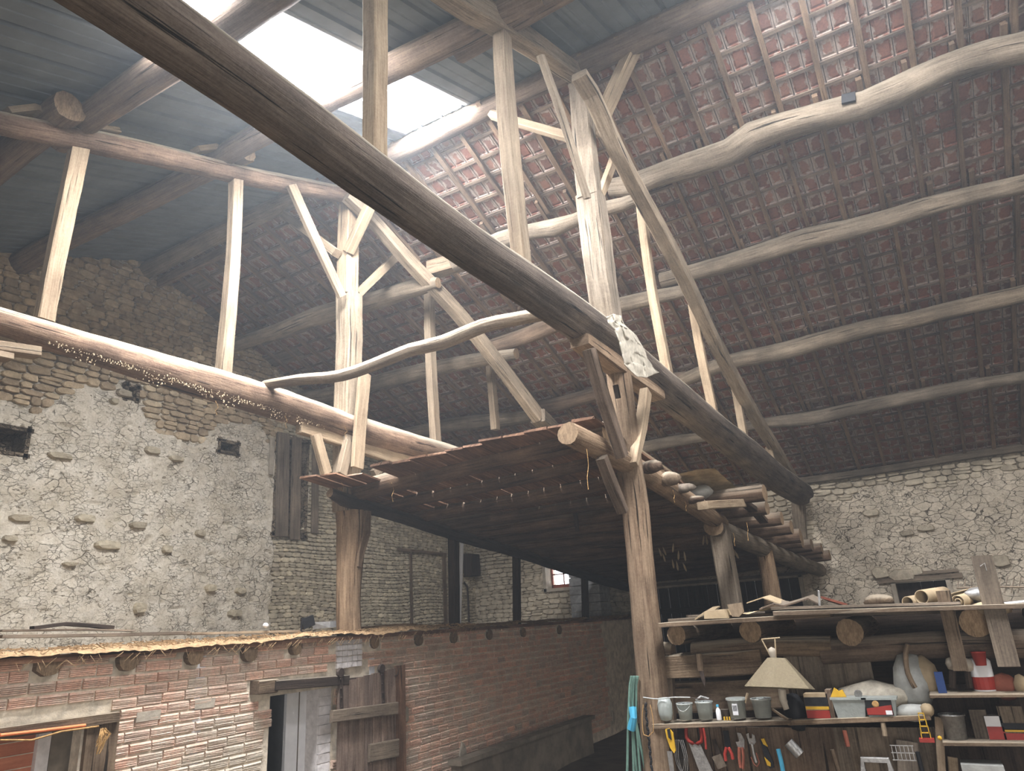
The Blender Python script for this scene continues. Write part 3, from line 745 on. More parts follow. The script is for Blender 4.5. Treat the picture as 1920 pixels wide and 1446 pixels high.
# recessed orange rendered wall with a pale corner, seen in the left opening
mb = MB(); mb.box((2.6, YB + .3, -1.45), (1.75, .1, 1.75)); ow = build('wall_recess', mb, M['orange_wall'], kind='structure')
mb = MB(); mb.box((3.52, YB + .27, -1.45), (.1, .14, 1.75)); build('pale_corner', mb, M['white_brick'], parent=ow)
for k in range(7):
    mb = MB(); mb.box((2.6, YB + .245, -.66 - k * .1), (1.75, .012, .006)); build('joint_line', mb, M['brick_mortar'], parent=ow)
mb = MB(); mb.box((3.7, YB + .3, -1.45), (.25, .2, 1.75)); build('return_wall', mb, M['dark_wall'], parent=ow)

# room behind the doorway
bk = simple_wall('wall_behind_doorway', [((6.2, 8.6, -1.2), (3.2, .1, 2.3)), ((4.8, 7.5, -1.2), (.1, 2.2, 2.3)), ((7.3, 7.5, -1.2), (.1, 2.2, 2.3))], M['white'])
mb = MB(); mb.box((6.52, YB + .14, -1.4), (.2, .2, 1.7), jit=.003); build('whitewashed_reveal', mb, M['white_brick'], parent=bk)
for k in range(12):
    mb = MB(); mb.box((6.52, YB + .035, -.62 - k * .1), (.19, .025, .088), jit=.004); build('whitewashed_brick', mb, M['white_brick'], parent=bk)
dl = empty('door_2', (6.2, YB + .3, FL), kind='structure')
mb = MB(); mb.box((6.27, YB + .24, -1.45), (.3, .04, 1.72)); build('door_leaf', mb, M['white'], parent=dl)
mb = MB(); mb.box((6.30, YB + .215, -1.45), (.006, .012, 1.72)); build('door_bead', mb, M['grey_plank'], parent=dl)
fr = empty('picture_frame', (5.95, 8.5, -1.5), label='dark wooden framed white board seen through the open doorway', cat='frame')
c = at(540, 1388, Y=8.45)
mb = MB()
for dx, dz, w, h in ((0, .2, .44, .05), (0, -.2, .44, .05), (-.2, 0, .05, .4), (.2, 0, .05, .4)): mb.box(c + np.array((dx, 0, dz)), (w, .05, h))
build('frame_moulding', mb, M['dark_wood'], parent=fr)
mb = MB(); mb.box(c + np.array((0, .02, 0)), (.36, .02, .36)); build('white_board', mb, M['white'], parent=fr)
mb = MB()
c = at(535, 1318, Y=8.3)
for dx in (-.3, 0, .3): mb.box(c + np.array((dx, 0, 0)), (.03, .04, .3))
for dz in (-.16, .15): mb.box(c + np.array((0, 0, dz)), (.9, .06, .05))
wf = build('window_2', mb, M['dark_wood'], kind='structure')
mb = MB(); mb.box(c + np.array((0, .03, 0)), (.9, .01, .3)); build('pane', mb, M['black'], parent=wf)
mb = MB(); mb.lathe(at(557, 1299, Y=7.0), [(.001, -.05), (.02, -.04), (.028, -.015), (.02, .02), (.012, .04)], n=10)
build('light_bulb', mb, M['white'], label='small white light bulb hanging in the open doorway', cat='bulb')

# ================================================================== ROOFS
sheet_roof = empty('roof_metal', (2, 2, 4), kind='structure')
def sheet(y0, y1, x0, x1, name='roof_sheet', mat='sheet'):
    per = .33; prof = [(0, 0), (.018, .038), (.05, .038), (.068, 0), (.18, 0), (.19, .008), (.21, .008), (.22, 0)]
    ys = []; y = y0; k = 0
    n = max(1, round((y1 - y0) / per)); pw = (y1 - y0) / n; pts = []
    for i in range(n):
        for a, h in prof: pts.append((y0 + i * pw + a + .04, h))
    pts = [(y0 - .01, 0)] + pts + [(y1 + .01, 0)]
    xs = np.linspace(x0, x1, 5)
    vs = [(x, y_, zsheet(x) + h) for x in xs for (y_, h) in pts]; K = len(pts)
    fs = [(i * K + j, (i + 1) * K + j, (i + 1) * K + j + 1, i * K + j + 1) for i in range(len(xs) - 1) for j in range(K - 1)]
    mb = MB(); mb.add(vs, fs); return build(name, mb, M[mat], parent=sheet_roof)
edges = [YG + .3, SHY[0][1], SHY[0][0], SHY[1][1], SHY[1][0], SHY[2][1], SHY[2][0], YS - .3]
for i in range(len(edges) - 1):
    hi, lo = edges[i], edges[i + 1]
    if i % 2 == 1:
        sheet(lo, hi, SHX[0], SHX[1], 'skylight_pane', 'skypane')
        sheet(lo, hi, XW - .3, SHX[0]); sheet(lo, hi, SHX[1], 6.62)
    else:
        n = max(1, round((hi - lo) / 1.0))
        for k in range(n): sheet(lo + (hi - lo) * k / n, lo + (hi - lo) * (k + 1) / n, XW - .3, 6.62)
mb = MB(); mb.box((6.6, (YG + YS) / 2, 6.69), (.5, YG - YS + .6, .02)); build('ridge_light_block', mb, M['sheet'], parent=sheet_roof)  # box added along the unseen ridge top to block light

tile_roof = empty('roof_tiled', (11, 3, 4), kind='structure')
dsl = np.array((1, 0, -RS)) / math.hypot(1, RS); nout = np.array((RS, 0, 1)) / math.hypot(1, RS); nin = -nout
x0 = 6.5; y_lo, y_hi = -3.7, YG
mb = MB(); xs = (6.5, 17.3); vs = [(x, y, zr(x) + .19) for x in xs for y in (YS - .3, YG + .3)]
mb.add(vs, [(0, 1, 3, 2)]); build('roof_light_block', mb, M['dark_wood'], parent=tile_roof)  # sheet added above the tiles, keeps light from leaking through their gaps
mb = MB(); vs = [(x, y, zr(x) + .14) for x in xs for y in (YS - .3, y_lo)]; mb.add(vs, [(0, 1, 3, 2)]); build('far_tiles', mb, M['tile'], parent=tile_roof)
PUX = [6.55, 8.2, 10.0, 12.2, 14.2, 16.9]
k = 0; y = 1.93 + .49 * 18
while y > y_lo:
    for b_ in range(5):
        xa, xb = PUX[b_] - .12, PUX[b_ + 1] + .12
        off = .045 * (1 if (b_ + 0) % 2 else -1) + rnd.uniform(-.012, .012); ww = rnd.uniform(.026, .034)
        if b_ == 2 and rnd.random() < .25: off += .05
        mb = MB(); yy = y + off; sk = rnd.uniform(-.03, .03)
        mb.box(((xa + xb) / 2, yy, zr((xa + xb) / 2) + .04), (ww * 2, .07, (xb - xa) * math.hypot(1, RS)), ax=[(0, 1, 0), nout, dsl])
        build('rafter', mb, M['rafter'], parent=tile_roof)
    y -= .49; k += 1
PIT = .31; nrow = int((17.1 - 6.6) * math.hypot(1, RS) / PIT)
for i in range(nrow + 1):
    c0 = np.array((6.6, 0, zr(6.6) + .085)) + dsl * PIT * i
    for (ya, yb) in ((-3.7, .6), (.6, 5.2), (5.2, YG)):
        mb = MB(); mb.box((c0[0], (ya + yb) / 2, c0[2]), (.042, .024, yb - ya), ax=[dsl, nout, (0, 1, 0)]); build('batten', mb, M['batten'], parent=tile_roof)
pl = []
for i in range(nrow):
    y = y_lo + rnd.random() * .02
    while y < YG - .05:
        c0 = np.array((6.6, y, zr(6.6) + .105)) + dsl * (PIT * i + rnd.uniform(-.004, .004))
        ey = dsl * PIT * 1.02 + nout * .022; ex = np.array((0, .185, 0)) + nout * rnd.uniform(-.004, .004)
        mm = np.eye(4); mm[:3, 0] = ex; mm[:3, 1] = ey; mm[:3, 2] = nin * 1.0; mm[:3, 3] = c0
        cc = c0 + ex / 2 + ey / 2; v = inview(cc, 0)
        # the far tiles hidden behind other timbers count less
        pl.append((v / depth(cc) ** 2, rnd.randrange(3), mm)); y += .187
lay_pieces(tile_roof, 'roof_tile', TV, pl, M['tile'], 300, 'roof_tiles_joined')
# gable-side boarding under the last tiles
mb = MB()
for k in range(14):
    xa = 7.2 + k * .72; mb.box((xa, 10.6, zr(xa) + .075), (.34, .02, .9), ax=[dsl, nout, (0, 1, 0)], jit=.01)
build('verge_boards', mb, M['grey_plank'], parent=tile_roof, kind='stuff')

# ================================================================== TRUSSES
def px_sweep(pts, fn, sect=None, k=1.0, depth_=None, dy=0.0, **kw):
    """pts: (x, y, width) in photograph pixels on the member's own plane -> swept timber"""
    P = [fn(p[0], p[1]) for p in pts]; R_ = []
    P = [np.array(p) * (1 + dy / max(p[1], .5)) for p in P]
    for p, q in zip(P, pts):
        w = mpx(q[2], p) * k / 2
        R_.append((w * .86, (depth_ / 2 if depth_ else w * .86)) if sect == 'sq' else w)
    mb = MB(); kw.setdefault('up', (0, 1, 0)); kw.setdefault('step', .18)
    mb.sweep(P, R_, sect=sect, **kw); return mb
def part(name, pts, fn, mat, parent, sect='sq', **kw):
    kw.setdefault('wob', .004 if sect == 'sq' else .008); kw.setdefault('rough', .03 if sect == 'sq' else .06); kw.setdefault('n', 14)
    mats = [M[mat], M['end']]; kw.setdefault('capmi', 0 if sect == 'sq' else 1)
    sm = sect != 'sq'
    return build(name, px_sweep(pts, fn, sect, **kw), mats, parent=parent, smooth=False if not sm else True)

far = empty('roof_truss', (6.8, 6.5, 0.0), label='farther roof truss with pale thin studs, standing on the brick wall top', cat='roof truss')
part('tie_beam', [(-160, 560, 48), (0, 604, 52), (250, 678, 60), (500, 752, 60), (700, 816, 54), (815, 850, 48), (960, 892, 38)], B, 'tie_b', far, None, n=18, crack=(-.9, .05, .2))
mb = MB(); mb.sweep([B(955, 890), (16.6, 6.5, 2.6)], [.17, .16], n=12, rough=.05); build('tie_beam_end', mb, M['tie_b'], parent=far, smooth=True)
part('upper_beam', [(-170, 180, 50), (0, 230, 45), (200, 272, 44), (430, 322, 38), (560, 349, 34), (645, 367, 30)], B, 'tie_b', far, None, n=14)
part('principal_rafter', [(650, 368, 24), (700, 415, 26), (760, 482, 30), (860, 590, 32), (940, 690, 34), (1010, 782, 34)], lambda x, y: at(x, y, pl=(.2, 1, 0, 6.35 + .2 * 6.4)), 'post', far, 'sq', depth_=.16)
mb = MB(); mb.sweep([at(1008, 780, pl=(.2, 1, 0, 6.35 + .2 * 6.4)), (16.4, 6.3, 2.75)], [(.14, .12), (.14, .12)], sect='sq'); build('principal_rafter_foot', mb, M['purlin'], parent=far)
part('king_post', [(656, 366, 38), (652, 460, 40), (651, 556, 40)], B, 'stud', far, 'sq', k=.95, depth_=.22)
part('king_post', [(655, 552, 48), (655, 640, 47), (652, 730, 50), (650, 860, 52), (650, 960, 50)], B, 'post', far, 'sq', k=.95, depth_=.26, rough=.05)
part('round_post', [(652, 900, 54), (660, 990, 56), (655, 1060, 46), (652, 1130, 44), (653, 1196, 46)], B, 'post_low', far, None, n=14, rough=.1)
part('bracket', [(684, 950, 22), (682, 1000, 24), (672, 1040, 18), (668, 1064, 10)], B, 'post_low', far, 'sq', depth_=.12, dy=-.12)
for pts, d_ in (([(149, 270, 34), (118, 420, 34), (84, 602, 36)], .11), ([(442, 326, 25), (434, 520, 25), (419, 704, 29)], .12), ([(805, 546, 21), (808, 690, 22), (817, 832, 24)], .12), ([(919, 688, 17), (924, 745, 18), (929, 806, 20)], .12)):
    part('stud', pts, B, 'stud', far, 'sq', depth_=d_, rough=.06, wob=.008)
part('brace', [(546, 347, 26), (590, 445, 26), (641, 556, 24)], B, 'stud', far, 'sq', depth_=.06, dy=-.13)
part('brace', [(748, 476, 17), (710, 514, 17), (672, 552, 18)], B, 'stud', far, 'sq', depth_=.07)
for (pa, pb) in ((((6.62, 6.5, 5.25), (6.58, 7.6, 6.3))), (((6.75, 6.4, 5.3), (6.6, 5.5, 6.35)))):
    mb = MB(); mb.sweep([pa, pb], [(.07, .06)] * 2, sect='sq', rough=.04); build('brace', mb, M['stud'], parent=far)
part('hanger_plank', [(684, 700, 34), (676, 790, 34), (670, 878, 33)], B, 'stud', far, 'sq', depth_=.05, dy=-.26)
part('bolster', [(560, 800, 30), (640, 824, 32), (735, 856, 32), (830, 880, 28)], B, 'stud', far, 'sq', depth_=.1, dy=-.03)
part('strut', [(592, 815, 22), (612, 888, 24)], B, 'stud', far, 'sq', depth_=.08, dy=-.12)
part('strut', [(655, 830, 26), (640, 890, 24)], B, 'stud', far, 'sq', depth_=.08, dy=-.15)
part('strut', [(738, 850, 20), (700, 890, 20)], B, 'stud', far, 'sq', depth_=.08)

near = empty('roof_truss', (6.8, 2.5, FL), label='nearer roof truss with the big dark round tie beam crossing the picture', cat='roof truss')
part('tie_beam', [(60, -120, 170), (222, 0, 138), (450, 155, 114), (720, 347, 94), (868, 455, 84), (1000, 545, 78), (1150, 650, 72), (1230, 716, 66), (1330, 796, 58), (1425, 872, 54), (1500, 926, 46)], A, 'tie', near, None, n=22, crack=(-2.2, .16, .17), rough=.03)
part('upper_beam', [(740, -92, 72), (865, 0, 60), (928, 38, 50), (1000, 85, 42), (1084, 143, 34)], A, 'post', near, 'sq', depth_=.2)
part('king_post', [(1084, 136, 34), (1092, 220, 36), (1098, 300, 38), (1106, 372, 40)], A, 'post', near, 'sq', depth_=.24, k=.95, rough=.06)
part('king_post', [(1108, 368, 50), (1118, 450, 52), (1127, 530, 52), (1138, 600, 48), (1152, 668, 46)], A, 'post', near, 'sq', depth_=.28, k=.95, rough=.06)
part('round_post', [(1158, 690, 46), (1170, 780, 46), (1182, 880, 48), (1192, 950, 50), (1208, 1120, 52), (1216, 1200, 56), (1236, 1446, 60), (1256, 1700, 66)], A, 'post_low', near, None, n=20, rough=.05, crack=(1.2, .06, .2))
part('mortise', [(1154, 722, 9), (1159, 747, 9)], A, 'dark_wood', near, 'sq', depth_=.05, dy=-.15)  # dark block stands for the shade inside a mortise hole
part('principal_rafter', [(1086, 140, 20), (1109, 176, 24), (1175, 319, 32), (1262, 480, 36), (1350, 660, 32), (1412, 775, 28), (1458, 850, 22), (1496, 912, 18)], lambda x, y: at(x, y, pl=(.0104, 1, 0, 2.2 + .0104 * 6.8)), 'post', near, 'sq', depth_=.18, rough=.05)
part('stud', [(942, 66, 34), (958, 280, 38), (976, 494, 34)], A, 'stud', near, 'sq', depth_=.14, rough=.07, wob=.012)
part('stud', [(704, -60, 46), (704, 120, 44), (703, 292, 44)], A, 'stud', near, 'sq', depth_=.12, rough=.06, wob=.01)
part('stud', [(1203, 386, 20), (1222, 540, 23), (1252, 712, 24)], A, 'stud', near, 'sq', depth_=.11, rough=.06, wob=.01)
part('stud', [(1298, 572, 18), (1316, 670, 19), (1340, 782, 20)], A, 'stud', near, 'sq', depth_=.12, rough=.05)
part('stud', [(1377, 718, 17), (1386, 770, 17), (1397, 832, 16)], A, 'stud', near, 'sq', depth_=.12)
part('stud', [(1441, 838, 14), (1450, 870, 14)], A, 'stud', near, 'sq', depth_=.12)
part('brace', [(1013, 104, 24), (1058, 230, 28), (1102, 372, 24)], A, 'post', near, 'sq', depth_=.06, dy=-.16)
part('brace', [(1152, 294, 18), (1138, 335, 18), (1126, 366, 16)], A, 'stud', near, 'sq', depth_=.08)
for (pa, pb, w) in (((6.82, 2.45, 5.62), (6.62, 1.62, 6.62), .085), ((6.72, 2.62, 5.55), (6.58, 3.75, 6.38), .06)):
    mb = MB(); mb.sweep([pa, pb], [(w, w * .8)] * 2, sect='sq', rough=.05); build('brace', mb, M['stud'], parent=near)
part('bolster', [(1086, 640, 26), (1150, 684, 34), (1232, 738, 32)], A, 'post_low', near, 'sq', depth_=.2, dy=-.02)
part('brace', [(1104, 655, 30), (1132, 750, 34), (1166, 856, 26)], A, 'purlin_br', near, 'sq', depth_=.1, dy=-.18)
part('brace', [(1211, 735, 26), (1202, 800, 24), (1186, 872, 14)], A, 'stud', near, 'sq', depth_=.1, dy=-.1)
part('brace', [(1128, 858, 22), (1146, 905, 24), (1168, 960, 18)], A, 'purlin_br', near, 'sq', depth_=.1, dy=-.06)

# ================================================================== PURLINS (each log its own thing)
def purlin(pts, X, mat, label, n=14, rough=.07, name='purlin', wob=.01, **kw):
    fn = lambda x, y: at(x, y, X=X)
    mb = px_sweep(pts, fn, None, n=n, rough=rough, wob=wob, up=(0, 0, 1), capmi=1, step=.2, **kw)
    if pts[-1][0] > 2000:                       # the log goes on to the south wall, out of the picture
        e = fn(pts[-1][0], pts[-1][1]); r_ = mpx(pts[-1][2], e) / 2
        mb.sweep([e + np.array((.06, .25, 0)), (X, (e[1] + YS) / 2, e[2]), (X, YS + .05, e[2])], [r_ * .9] * 3, n=n, rough=rough, up=(0, 0, 1), capmi=1)
    return build(name, mb, [M[mat], M['end']], smooth=True, label=label, cat='purlin', group='roof purlin logs')
purlin([(1146, 352, 34), (1185, 348, 42), (1220, 333, 40), (1290, 309, 44), (1367, 284, 50), (1410, 255, 56), (1458, 238, 52), (1550, 214, 54), (1620, 198, 54), (1678, 176, 56), (1770, 132, 50), (1860, 104, 54), (1916, 92, 58), (2080, 40, 66)], 8.2, 'purlin', 'thickest crooked purlin log, highest of the four right of the near king post', n=18, rough=.09)
purlin([(850, 494, 30), (941, 452, 34), (1003, 434, 30), (1040, 428, 36), (1076, 414, 26), (1130, 392, 28), (1168, 382, 26), (1205, 366, 26)], 8.25, 'purlin', 'topmost purlin log between the two trusses, passing behind the near king post')
purlin([(436, 650, 24), (520, 622, 30), (600, 590, 34), (700, 563, 36), (783, 540, 34), (822, 532, 20)], 8.2, 'purlin', 'thick grey purlin log from the left gable to the far truss')
mb = px_sweep([(808, 507, 34), (872, 488, 34)], lambda x, y: at(x, y, X=8.3), 'sq', rough=.05, up=(0, 0, 1)); build('timber_offcut', mb, M['stud'], label='short pale squared timber end lying behind the far principal rafter', cat='timber')
purlin([(1240, 527, 30), (1286, 515, 30), (1367, 494, 36), (1440, 471, 38), (1510, 448, 40), (1586, 432, 38), (1660, 412, 36), (1733, 390, 38), (1830, 364, 36), (1916, 346, 36), (2080, 300, 40)], 10.0, 'purlin', 'second highest purlin log right of the near king post')
purlin([(1120, 586, 28), (1157, 574, 30), (1220, 560, 28), (1290, 546, 22)], 10.05, 'purlin', 'short overlapping purlin log end just right of the near king post')
purlin([(905, 655, 24), (960, 640, 30), (1010, 622, 32), (1060, 602, 28), (1130, 582, 26)], 10.0, 'purlin_br', 'reddish brown purlin log between the trusses above the plank floor')
purlin([(560, 748, 26), (640, 735, 28), (730, 712, 30), (830, 688, 28), (920, 670, 28), (968, 662, 22)], 10.05, 'purlin', 'grey purlin log behind the far king post ending in a knobbly tip')
purlin([(1270, 718, 24), (1367, 680, 30), (1450, 664, 34), (1550, 636, 32), (1640, 612, 32), (1696, 602, 32), (1800, 576, 32), (1916, 551, 32), (2080, 508, 36)], 12.2, 'purlin', 'third highest purlin log right of the near king post')
purlin([(1000, 766, 26), (1060, 754, 28), (1120, 738, 28), (1200, 722, 26), (1290, 708, 22)], 12.2, 'purlin_br', 'brown purlin log meeting the near post just above the plank floor')
purlin([(690, 832, 22), (820, 802, 26), (900, 792, 28), (966, 784, 24), (1010, 776, 20)], 12.2, 'purlin', 'low dark purlin log behind the thin studs of the far truss')
purlin([(1400, 800, 18), (1440, 793, 20), (1520, 784, 26), (1586, 769, 26), (1680, 750, 26), (1770, 733, 26), (1850, 718, 22), (1916, 709, 22), (2080, 676, 26)], 14.2, 'purlin', 'lowest of the four purlin logs above the right stone wall')
purlin([(1040, 858, 20), (1130, 850, 22), (1200, 840, 24), (1270, 826, 22), (1340, 818, 16)], 14.2, 'purlin', 'lowest purlin log behind the near post and beside the loft')
# ridge
mb = MB(); mb.sweep([(6.55, YG + .1, 6.43), (6.52, 9.2, 6.47), (6.56, 7.2, 6.5)], [.15, .16, .14], n=12, rough=.06, up=(0, 0, 1), capmi=1)
build('ridge_beam', mb, [M['purlin'], M['end']], smooth=True, label='grey ridge log reaching the top of the left gable wall', cat='ridge beam')
mb = MB(); mb.sweep([(6.78, YG + .1, 6.28), (6.76, 8.6, 6.30)], [(.05, .09)] * 2, sect='sq'); build('ridge_rail', mb, M['rafter'], label='thin squared rail running just under the ridge log at the gable', cat='rail')
mb = MB(); mb.sweep([(6.62, 7.0, 6.5), (6.58, 5.2, 6.48), (6.6, 3.6, 6.52), (6.58, 2.2, 6.5), (6.62, .4, 6.54), (6.6, -1.6, 6.5), (6.6, -6.6, 6.5)], [.13, .15, .14, .16, .17, .18, .17], n=14, rough=.07, up=(0, 0, 1), capmi=1)
build('ridge_beam', mb, [M['purlin_br'], M['end']], smooth=True, label='long ridge log lit by the skylight, behind the near king post top', cat='ridge beam')
# purlins on the metal side
def lp(pts, rad, label, mat='purlin_br'):
    mb = MB(); mb.sweep(pts, rad, n=12, rough=.08, up=(0, 0, 1), capmi=1, wob=.01)
    build('purlin', mb, [M[mat], M['end']], smooth=True, label=label, cat='purlin', group='roof purlin logs')
def zl(x): return 6.435 + SL * (x - 6.55) 
lp([(4.55, YG + .1, zl(4.55)), (4.6, 9, zl(4.6) + .03), (4.78, 6.25, zl(4.78))], [.17, .16, .13], 'brown purlin log under the metal roof between the gable and far truss')
lp([(4.6, 7.0, zl(4.6)), (4.62, 5.2, zl(4.62)), (4.66, 3.6, zl(4.66)), (4.8, 2.1, zl(4.8) + .02)], [.12, .15, .15, .14], 'brown purlin log crossing the bright skylight in its middle')
lp([(4.95, 3.2, zl(4.95)), (4.9, 1.0, zl(4.9)), (4.8, -2.5, zl(4.8)), (4.8, -6.5, zl(4.8))], [.13, .14, .14, .14], 'purlin log under the metal roof lying on the near upper beam')
lp([(2.75, YG + .1, zl(2.75)), (2.8, 8.6, zl(2.8)), (2.72, 6.2, zl(2.72))], [.17, .18, .15], 'thick dark purlin log at the left picture edge below the upper beam')
lp([(2.98, 6.9, zl(2.98)), (2.95, 5.0, zl(2.95)), (2.95, 3.4, zl(2.95)), (2.95, 1.9, zl(2.95))], [.14, .15, .15, .15], 'purlin log at the upper left whose far end sits behind the dark tie beam')
lp([(.6, YG + .1, zl(.6)), (.6, 2.0, zl(.6)), (.6, -6.5, zl(.6))], [.16] * 3, 'lowest purlin log under the metal roof at the far upper left')
lp([(2.8, 2.4, zl(2.8)), (2.8, -6.5, zl(2.8))], [.15] * 2, 'purlin log under the metal roof nearest above the viewer')
# wedges that carry the purlin ends on the far upper beam
for pts, w, lab in (([(10, 212), (60, 206), (92, 218)], 16, 'curved pale wedge under the purlin at the far left'), ([(136, 222), (188, 228)], 10, 'upper flat wedge right of the left purlin end'), ([(140, 238), (218, 248)], 13, 'lower flat wedge right of the left purlin end'),
                    ([(366, 282), (400, 278), (412, 285)], 12, 'rough wedge left of the right purlin end'), ([(436, 294), (468, 302)], 12, 'small brown wedge right of the right purlin end')):
    mb = px_sweep([(x, y, w) for x, y in pts], B, 'sq', depth_=.16, rough=.08); build('timber_wedge', mb, M['stud'], label=lab, cat='wedge')
# crooked pole laid from truss to truss
pp = [(498, 722, 18), (560, 712, 22), (640, 704, 23), (720, 676, 24), (770, 656, 24), (830, 642, 26), (905, 612, 27), (960, 600, 26), (1004, 592, 26), (1070, 584, 24)]
P = []; R_ = []
for (x, y, w) in pp:
    t = (x - 498) / (1070 - 498); t2 = t / (t + (1 - t) * .62)
    p = at(x, y, Y=6.42 + (2.75 - 6.42) * t ** .82); P.append(p); R_.append(mpx(w, p) / 2)
mb = MB(); mb.sweep(P, R_, n=12, rough=.07, up=(0, 0, 1), capmi=1, step=.15)
build('crooked_pole', mb, [M['pole'], M['end']], smooth=True, label='crooked grey bark pole spanning from the far tie beam to the near one', cat='pole')

# ================================================================== HAY LOFT
loft = empty('hay_loft', (11, 4.4, FL), label='dark plank and log hay loft carried between the two trusses', cat='hay loft')
mb = MB(); mb.sweep([(5.52, 2.56, 1.58), (7.12, 2.49, 1.47), (9.75, 2.37, 1.13)], [.105, .115, .12], n=14, rough=.05, capmi=1, crack=(.5, .08, .25)); build('bearer_log', mb, [M['post_low'], M['end']], parent=loft, smooth=True)
mb = MB(); mb.sweep([(9.5, 2.40, 1.06), (12.25, 2.28, .88), (16.6, 2.1, .68)], [.13, .14, .14], n=14, rough=.05, capmi=1); build('bearer_log', mb, [M['purlin'], M['end']], parent=loft, smooth=True)
mb = MB(); mb.sweep([(6.45, 6.36, 1.70), (6.7, 6.36, 1.64), (8.0, 6.4, 1.52), (9.5, 6.4, 1.36), (11.3, 6.4, 1.19), (14.0, 6.4, .88), (16.85, 6.4, .62)], [.06, .085, .09, .09, .095, .1, .1], n=12, rough=.1, capmi=1); build('bearer_log', mb, [M['dark_wood'], M['end']], parent=loft, smooth=True)
for i in range(14):
    xb = 6.95 + .72 * i; xa = xb - .6 + .035 * i; r0 = rnd.uniform(.095, .125)
    if i == 0: r0 = .135
    za = beamA(xa) + .21 + rnd.uniform(-.01, .02); zb = beamB(xb) + .15 + rnd.uniform(-.02, .02); ye = 1.75 + rnd.uniform(-.12, .12) if i > 3 else 2.5
    k = (ye - 2.45) / (2.45 - 6.4)
    e = np.array((xa + (xa - xb) * k, ye, za + (za - zb) * k)); s_ = np.array((xb + .06, 6.75, zb + .02)); mid = (e + s_) / 2 + np.array((rnd.uniform(-.05, .05), 0, rnd.uniform(-.03, .04)))
    mb = MB(); mb.sweep([s_, mid, e], [r0, r0 * 1.05, r0 * .95], n=10, rough=.07, up=(0, 0, 1), capmi=1); build('joist', mb, [M['loft'], M['end']], parent=loft, smooth=True)
def pz(x): return 1.86 - .105 * (x - 6.2)
y = 5.47
while y > 2.5:
    w = rnd.uniform(.24, .3); x0_ = 6.2 + (5.47 - y) * -.06 + rnd.uniform(-.06, .06); x1 = 9.2 + rnd.uniform(-.2, .3); sag = -.02 * (5.47 - y)
    mb = MB(); tz = rnd.uniform(-.02, .02)
    dx = np.array((1, 0, -.105)); dx = dx / np.linalg.norm(dx); dy = np.array((0, 1, tz + .03)); dy /= np.linalg.norm(dy)
    xm = (x0_ + x1) / 2; mb.box((xm, y - w / 2, pz(xm) + sag + .0), (x1 - x0_, w - .012, .025), ax=[dx, dy, np.cross(dx, dy)], jit=.004); build('floor_plank', mb, M['plank'], parent=loft); y -= w
for (ya, yb, xa, xb) in ((6.88, 6.64, 7.3, 9.0), (6.62, 6.34, 6.18, 8.9), (6.33, 6.06, 6.24, 8.9), (6.05, 5.8, 6.42, 8.9), (5.78, 5.5, 6.98, 8.9)):
    dx = np.array((1, 0, -.105)); dx = dx / np.linalg.norm(dx); xm = (xa + xb) / 2; dy = np.array((0, 1, .05)); dy /= np.linalg.norm(dy)
    mb = MB(); mb.box((xm, (ya + yb) / 2, pz(xm) + .03), (xb - xa, ya - yb, .024), ax=[dx, dy, np.cross(dx, dy)], jit=.006); build('floor_plank', mb, M['plank'], parent=loft)
gx = np.arange(8.6, 16.75, .12); gy = np.arange(2.05, 7.0, .12); K = len(gy)
vs = [(x, y, min(beamA(x) + .33 + (beamB(x) + .29 - beamA(x) - .33) * (y - 2.4) / 4, 3) + .12 * fbm(np.array([x]), np.array([y]), 1.8, 3)[0]) for x in gx for y in gy]
mb = MB(); mb.add(vs, [(i * K + j, (i + 1) * K + j, (i + 1) * K + j + 1, i * K + j + 1) for i in range(len(gx) - 1) for j in range(K - 1)])
build('hay_litter', mb, M['dustsoil'], parent=loft, kind='stuff', smooth=False)
part('support_post', [(1347, 985, 30), (1360, 1060, 32), (1374, 1146, 32), (1392, 1300, 32)], A, 'post', loft, 'sq', depth_=.24)
part('support_post', [(1432, 1026, 30), (1442, 1080, 30), (1450, 1134, 32), (1462, 1240, 34)], A, 'post_low', loft, None, n=12)
for x, y0, y1, w in ((850, 1008, 1186, 22), (968, 1042, 1184, 13), (1096, 1086, 1184, 13)):
    part('support_post', [(x, y0, w), (x + 2, y1, w)], B, 'dark_wood', loft, 'sq', depth_=.12)
part('support_post', [(1497, 935, 30), (1500, 990, 26), (1504, 1024, 22)], lambda x, y: at(x, y, X=16.6), 'purlin', loft, 'sq', depth_=.25)
mb = MB(); mb.sweep([B(866, 1012), B(860, 1186)], [.035, .035], n=10); build('drain_pipe', mb, M['white'], label='white vertical pipe standing right of the dark wall post', cat='pipe')
c = at(884, 1060, Y=YG - .19); mb = MB(); mb.box(c, (.42, .3, .6), jit=.02); build('wooden_hopper', mb, M['dark_wood'], label='dark wooden hopper box on the stone wall behind the pipe', cat='box')
mb = MB(); mb.sweep([at(870, 1092, Y=YG - .1), at(876, 1100, Y=YG - .1), at(880, 1180, Y=YG - .1)], [.025] * 3, n=8); build('wall_pipe', mb, M['iron'], label='thin dark pipe running down the wall under the hopper', cat='pipe')
mb = MB(); mb.sweep([(1.0, 0, 0), (1.0, 0, 0)], [0.01, .01], n=3) if False else None
part_l = [at(1078, 880, Y=4.2), at(1074, 920, Y=4.2), at(1083, 996, Y=4.2)]
mb = MB(); mb.sweep(part_l, [(.03, .008)] * 3, sect='sq'); build('hanging_strap', mb, M['dark_wood'], label='old curved strap hanging under the loft joists', cat='strap')
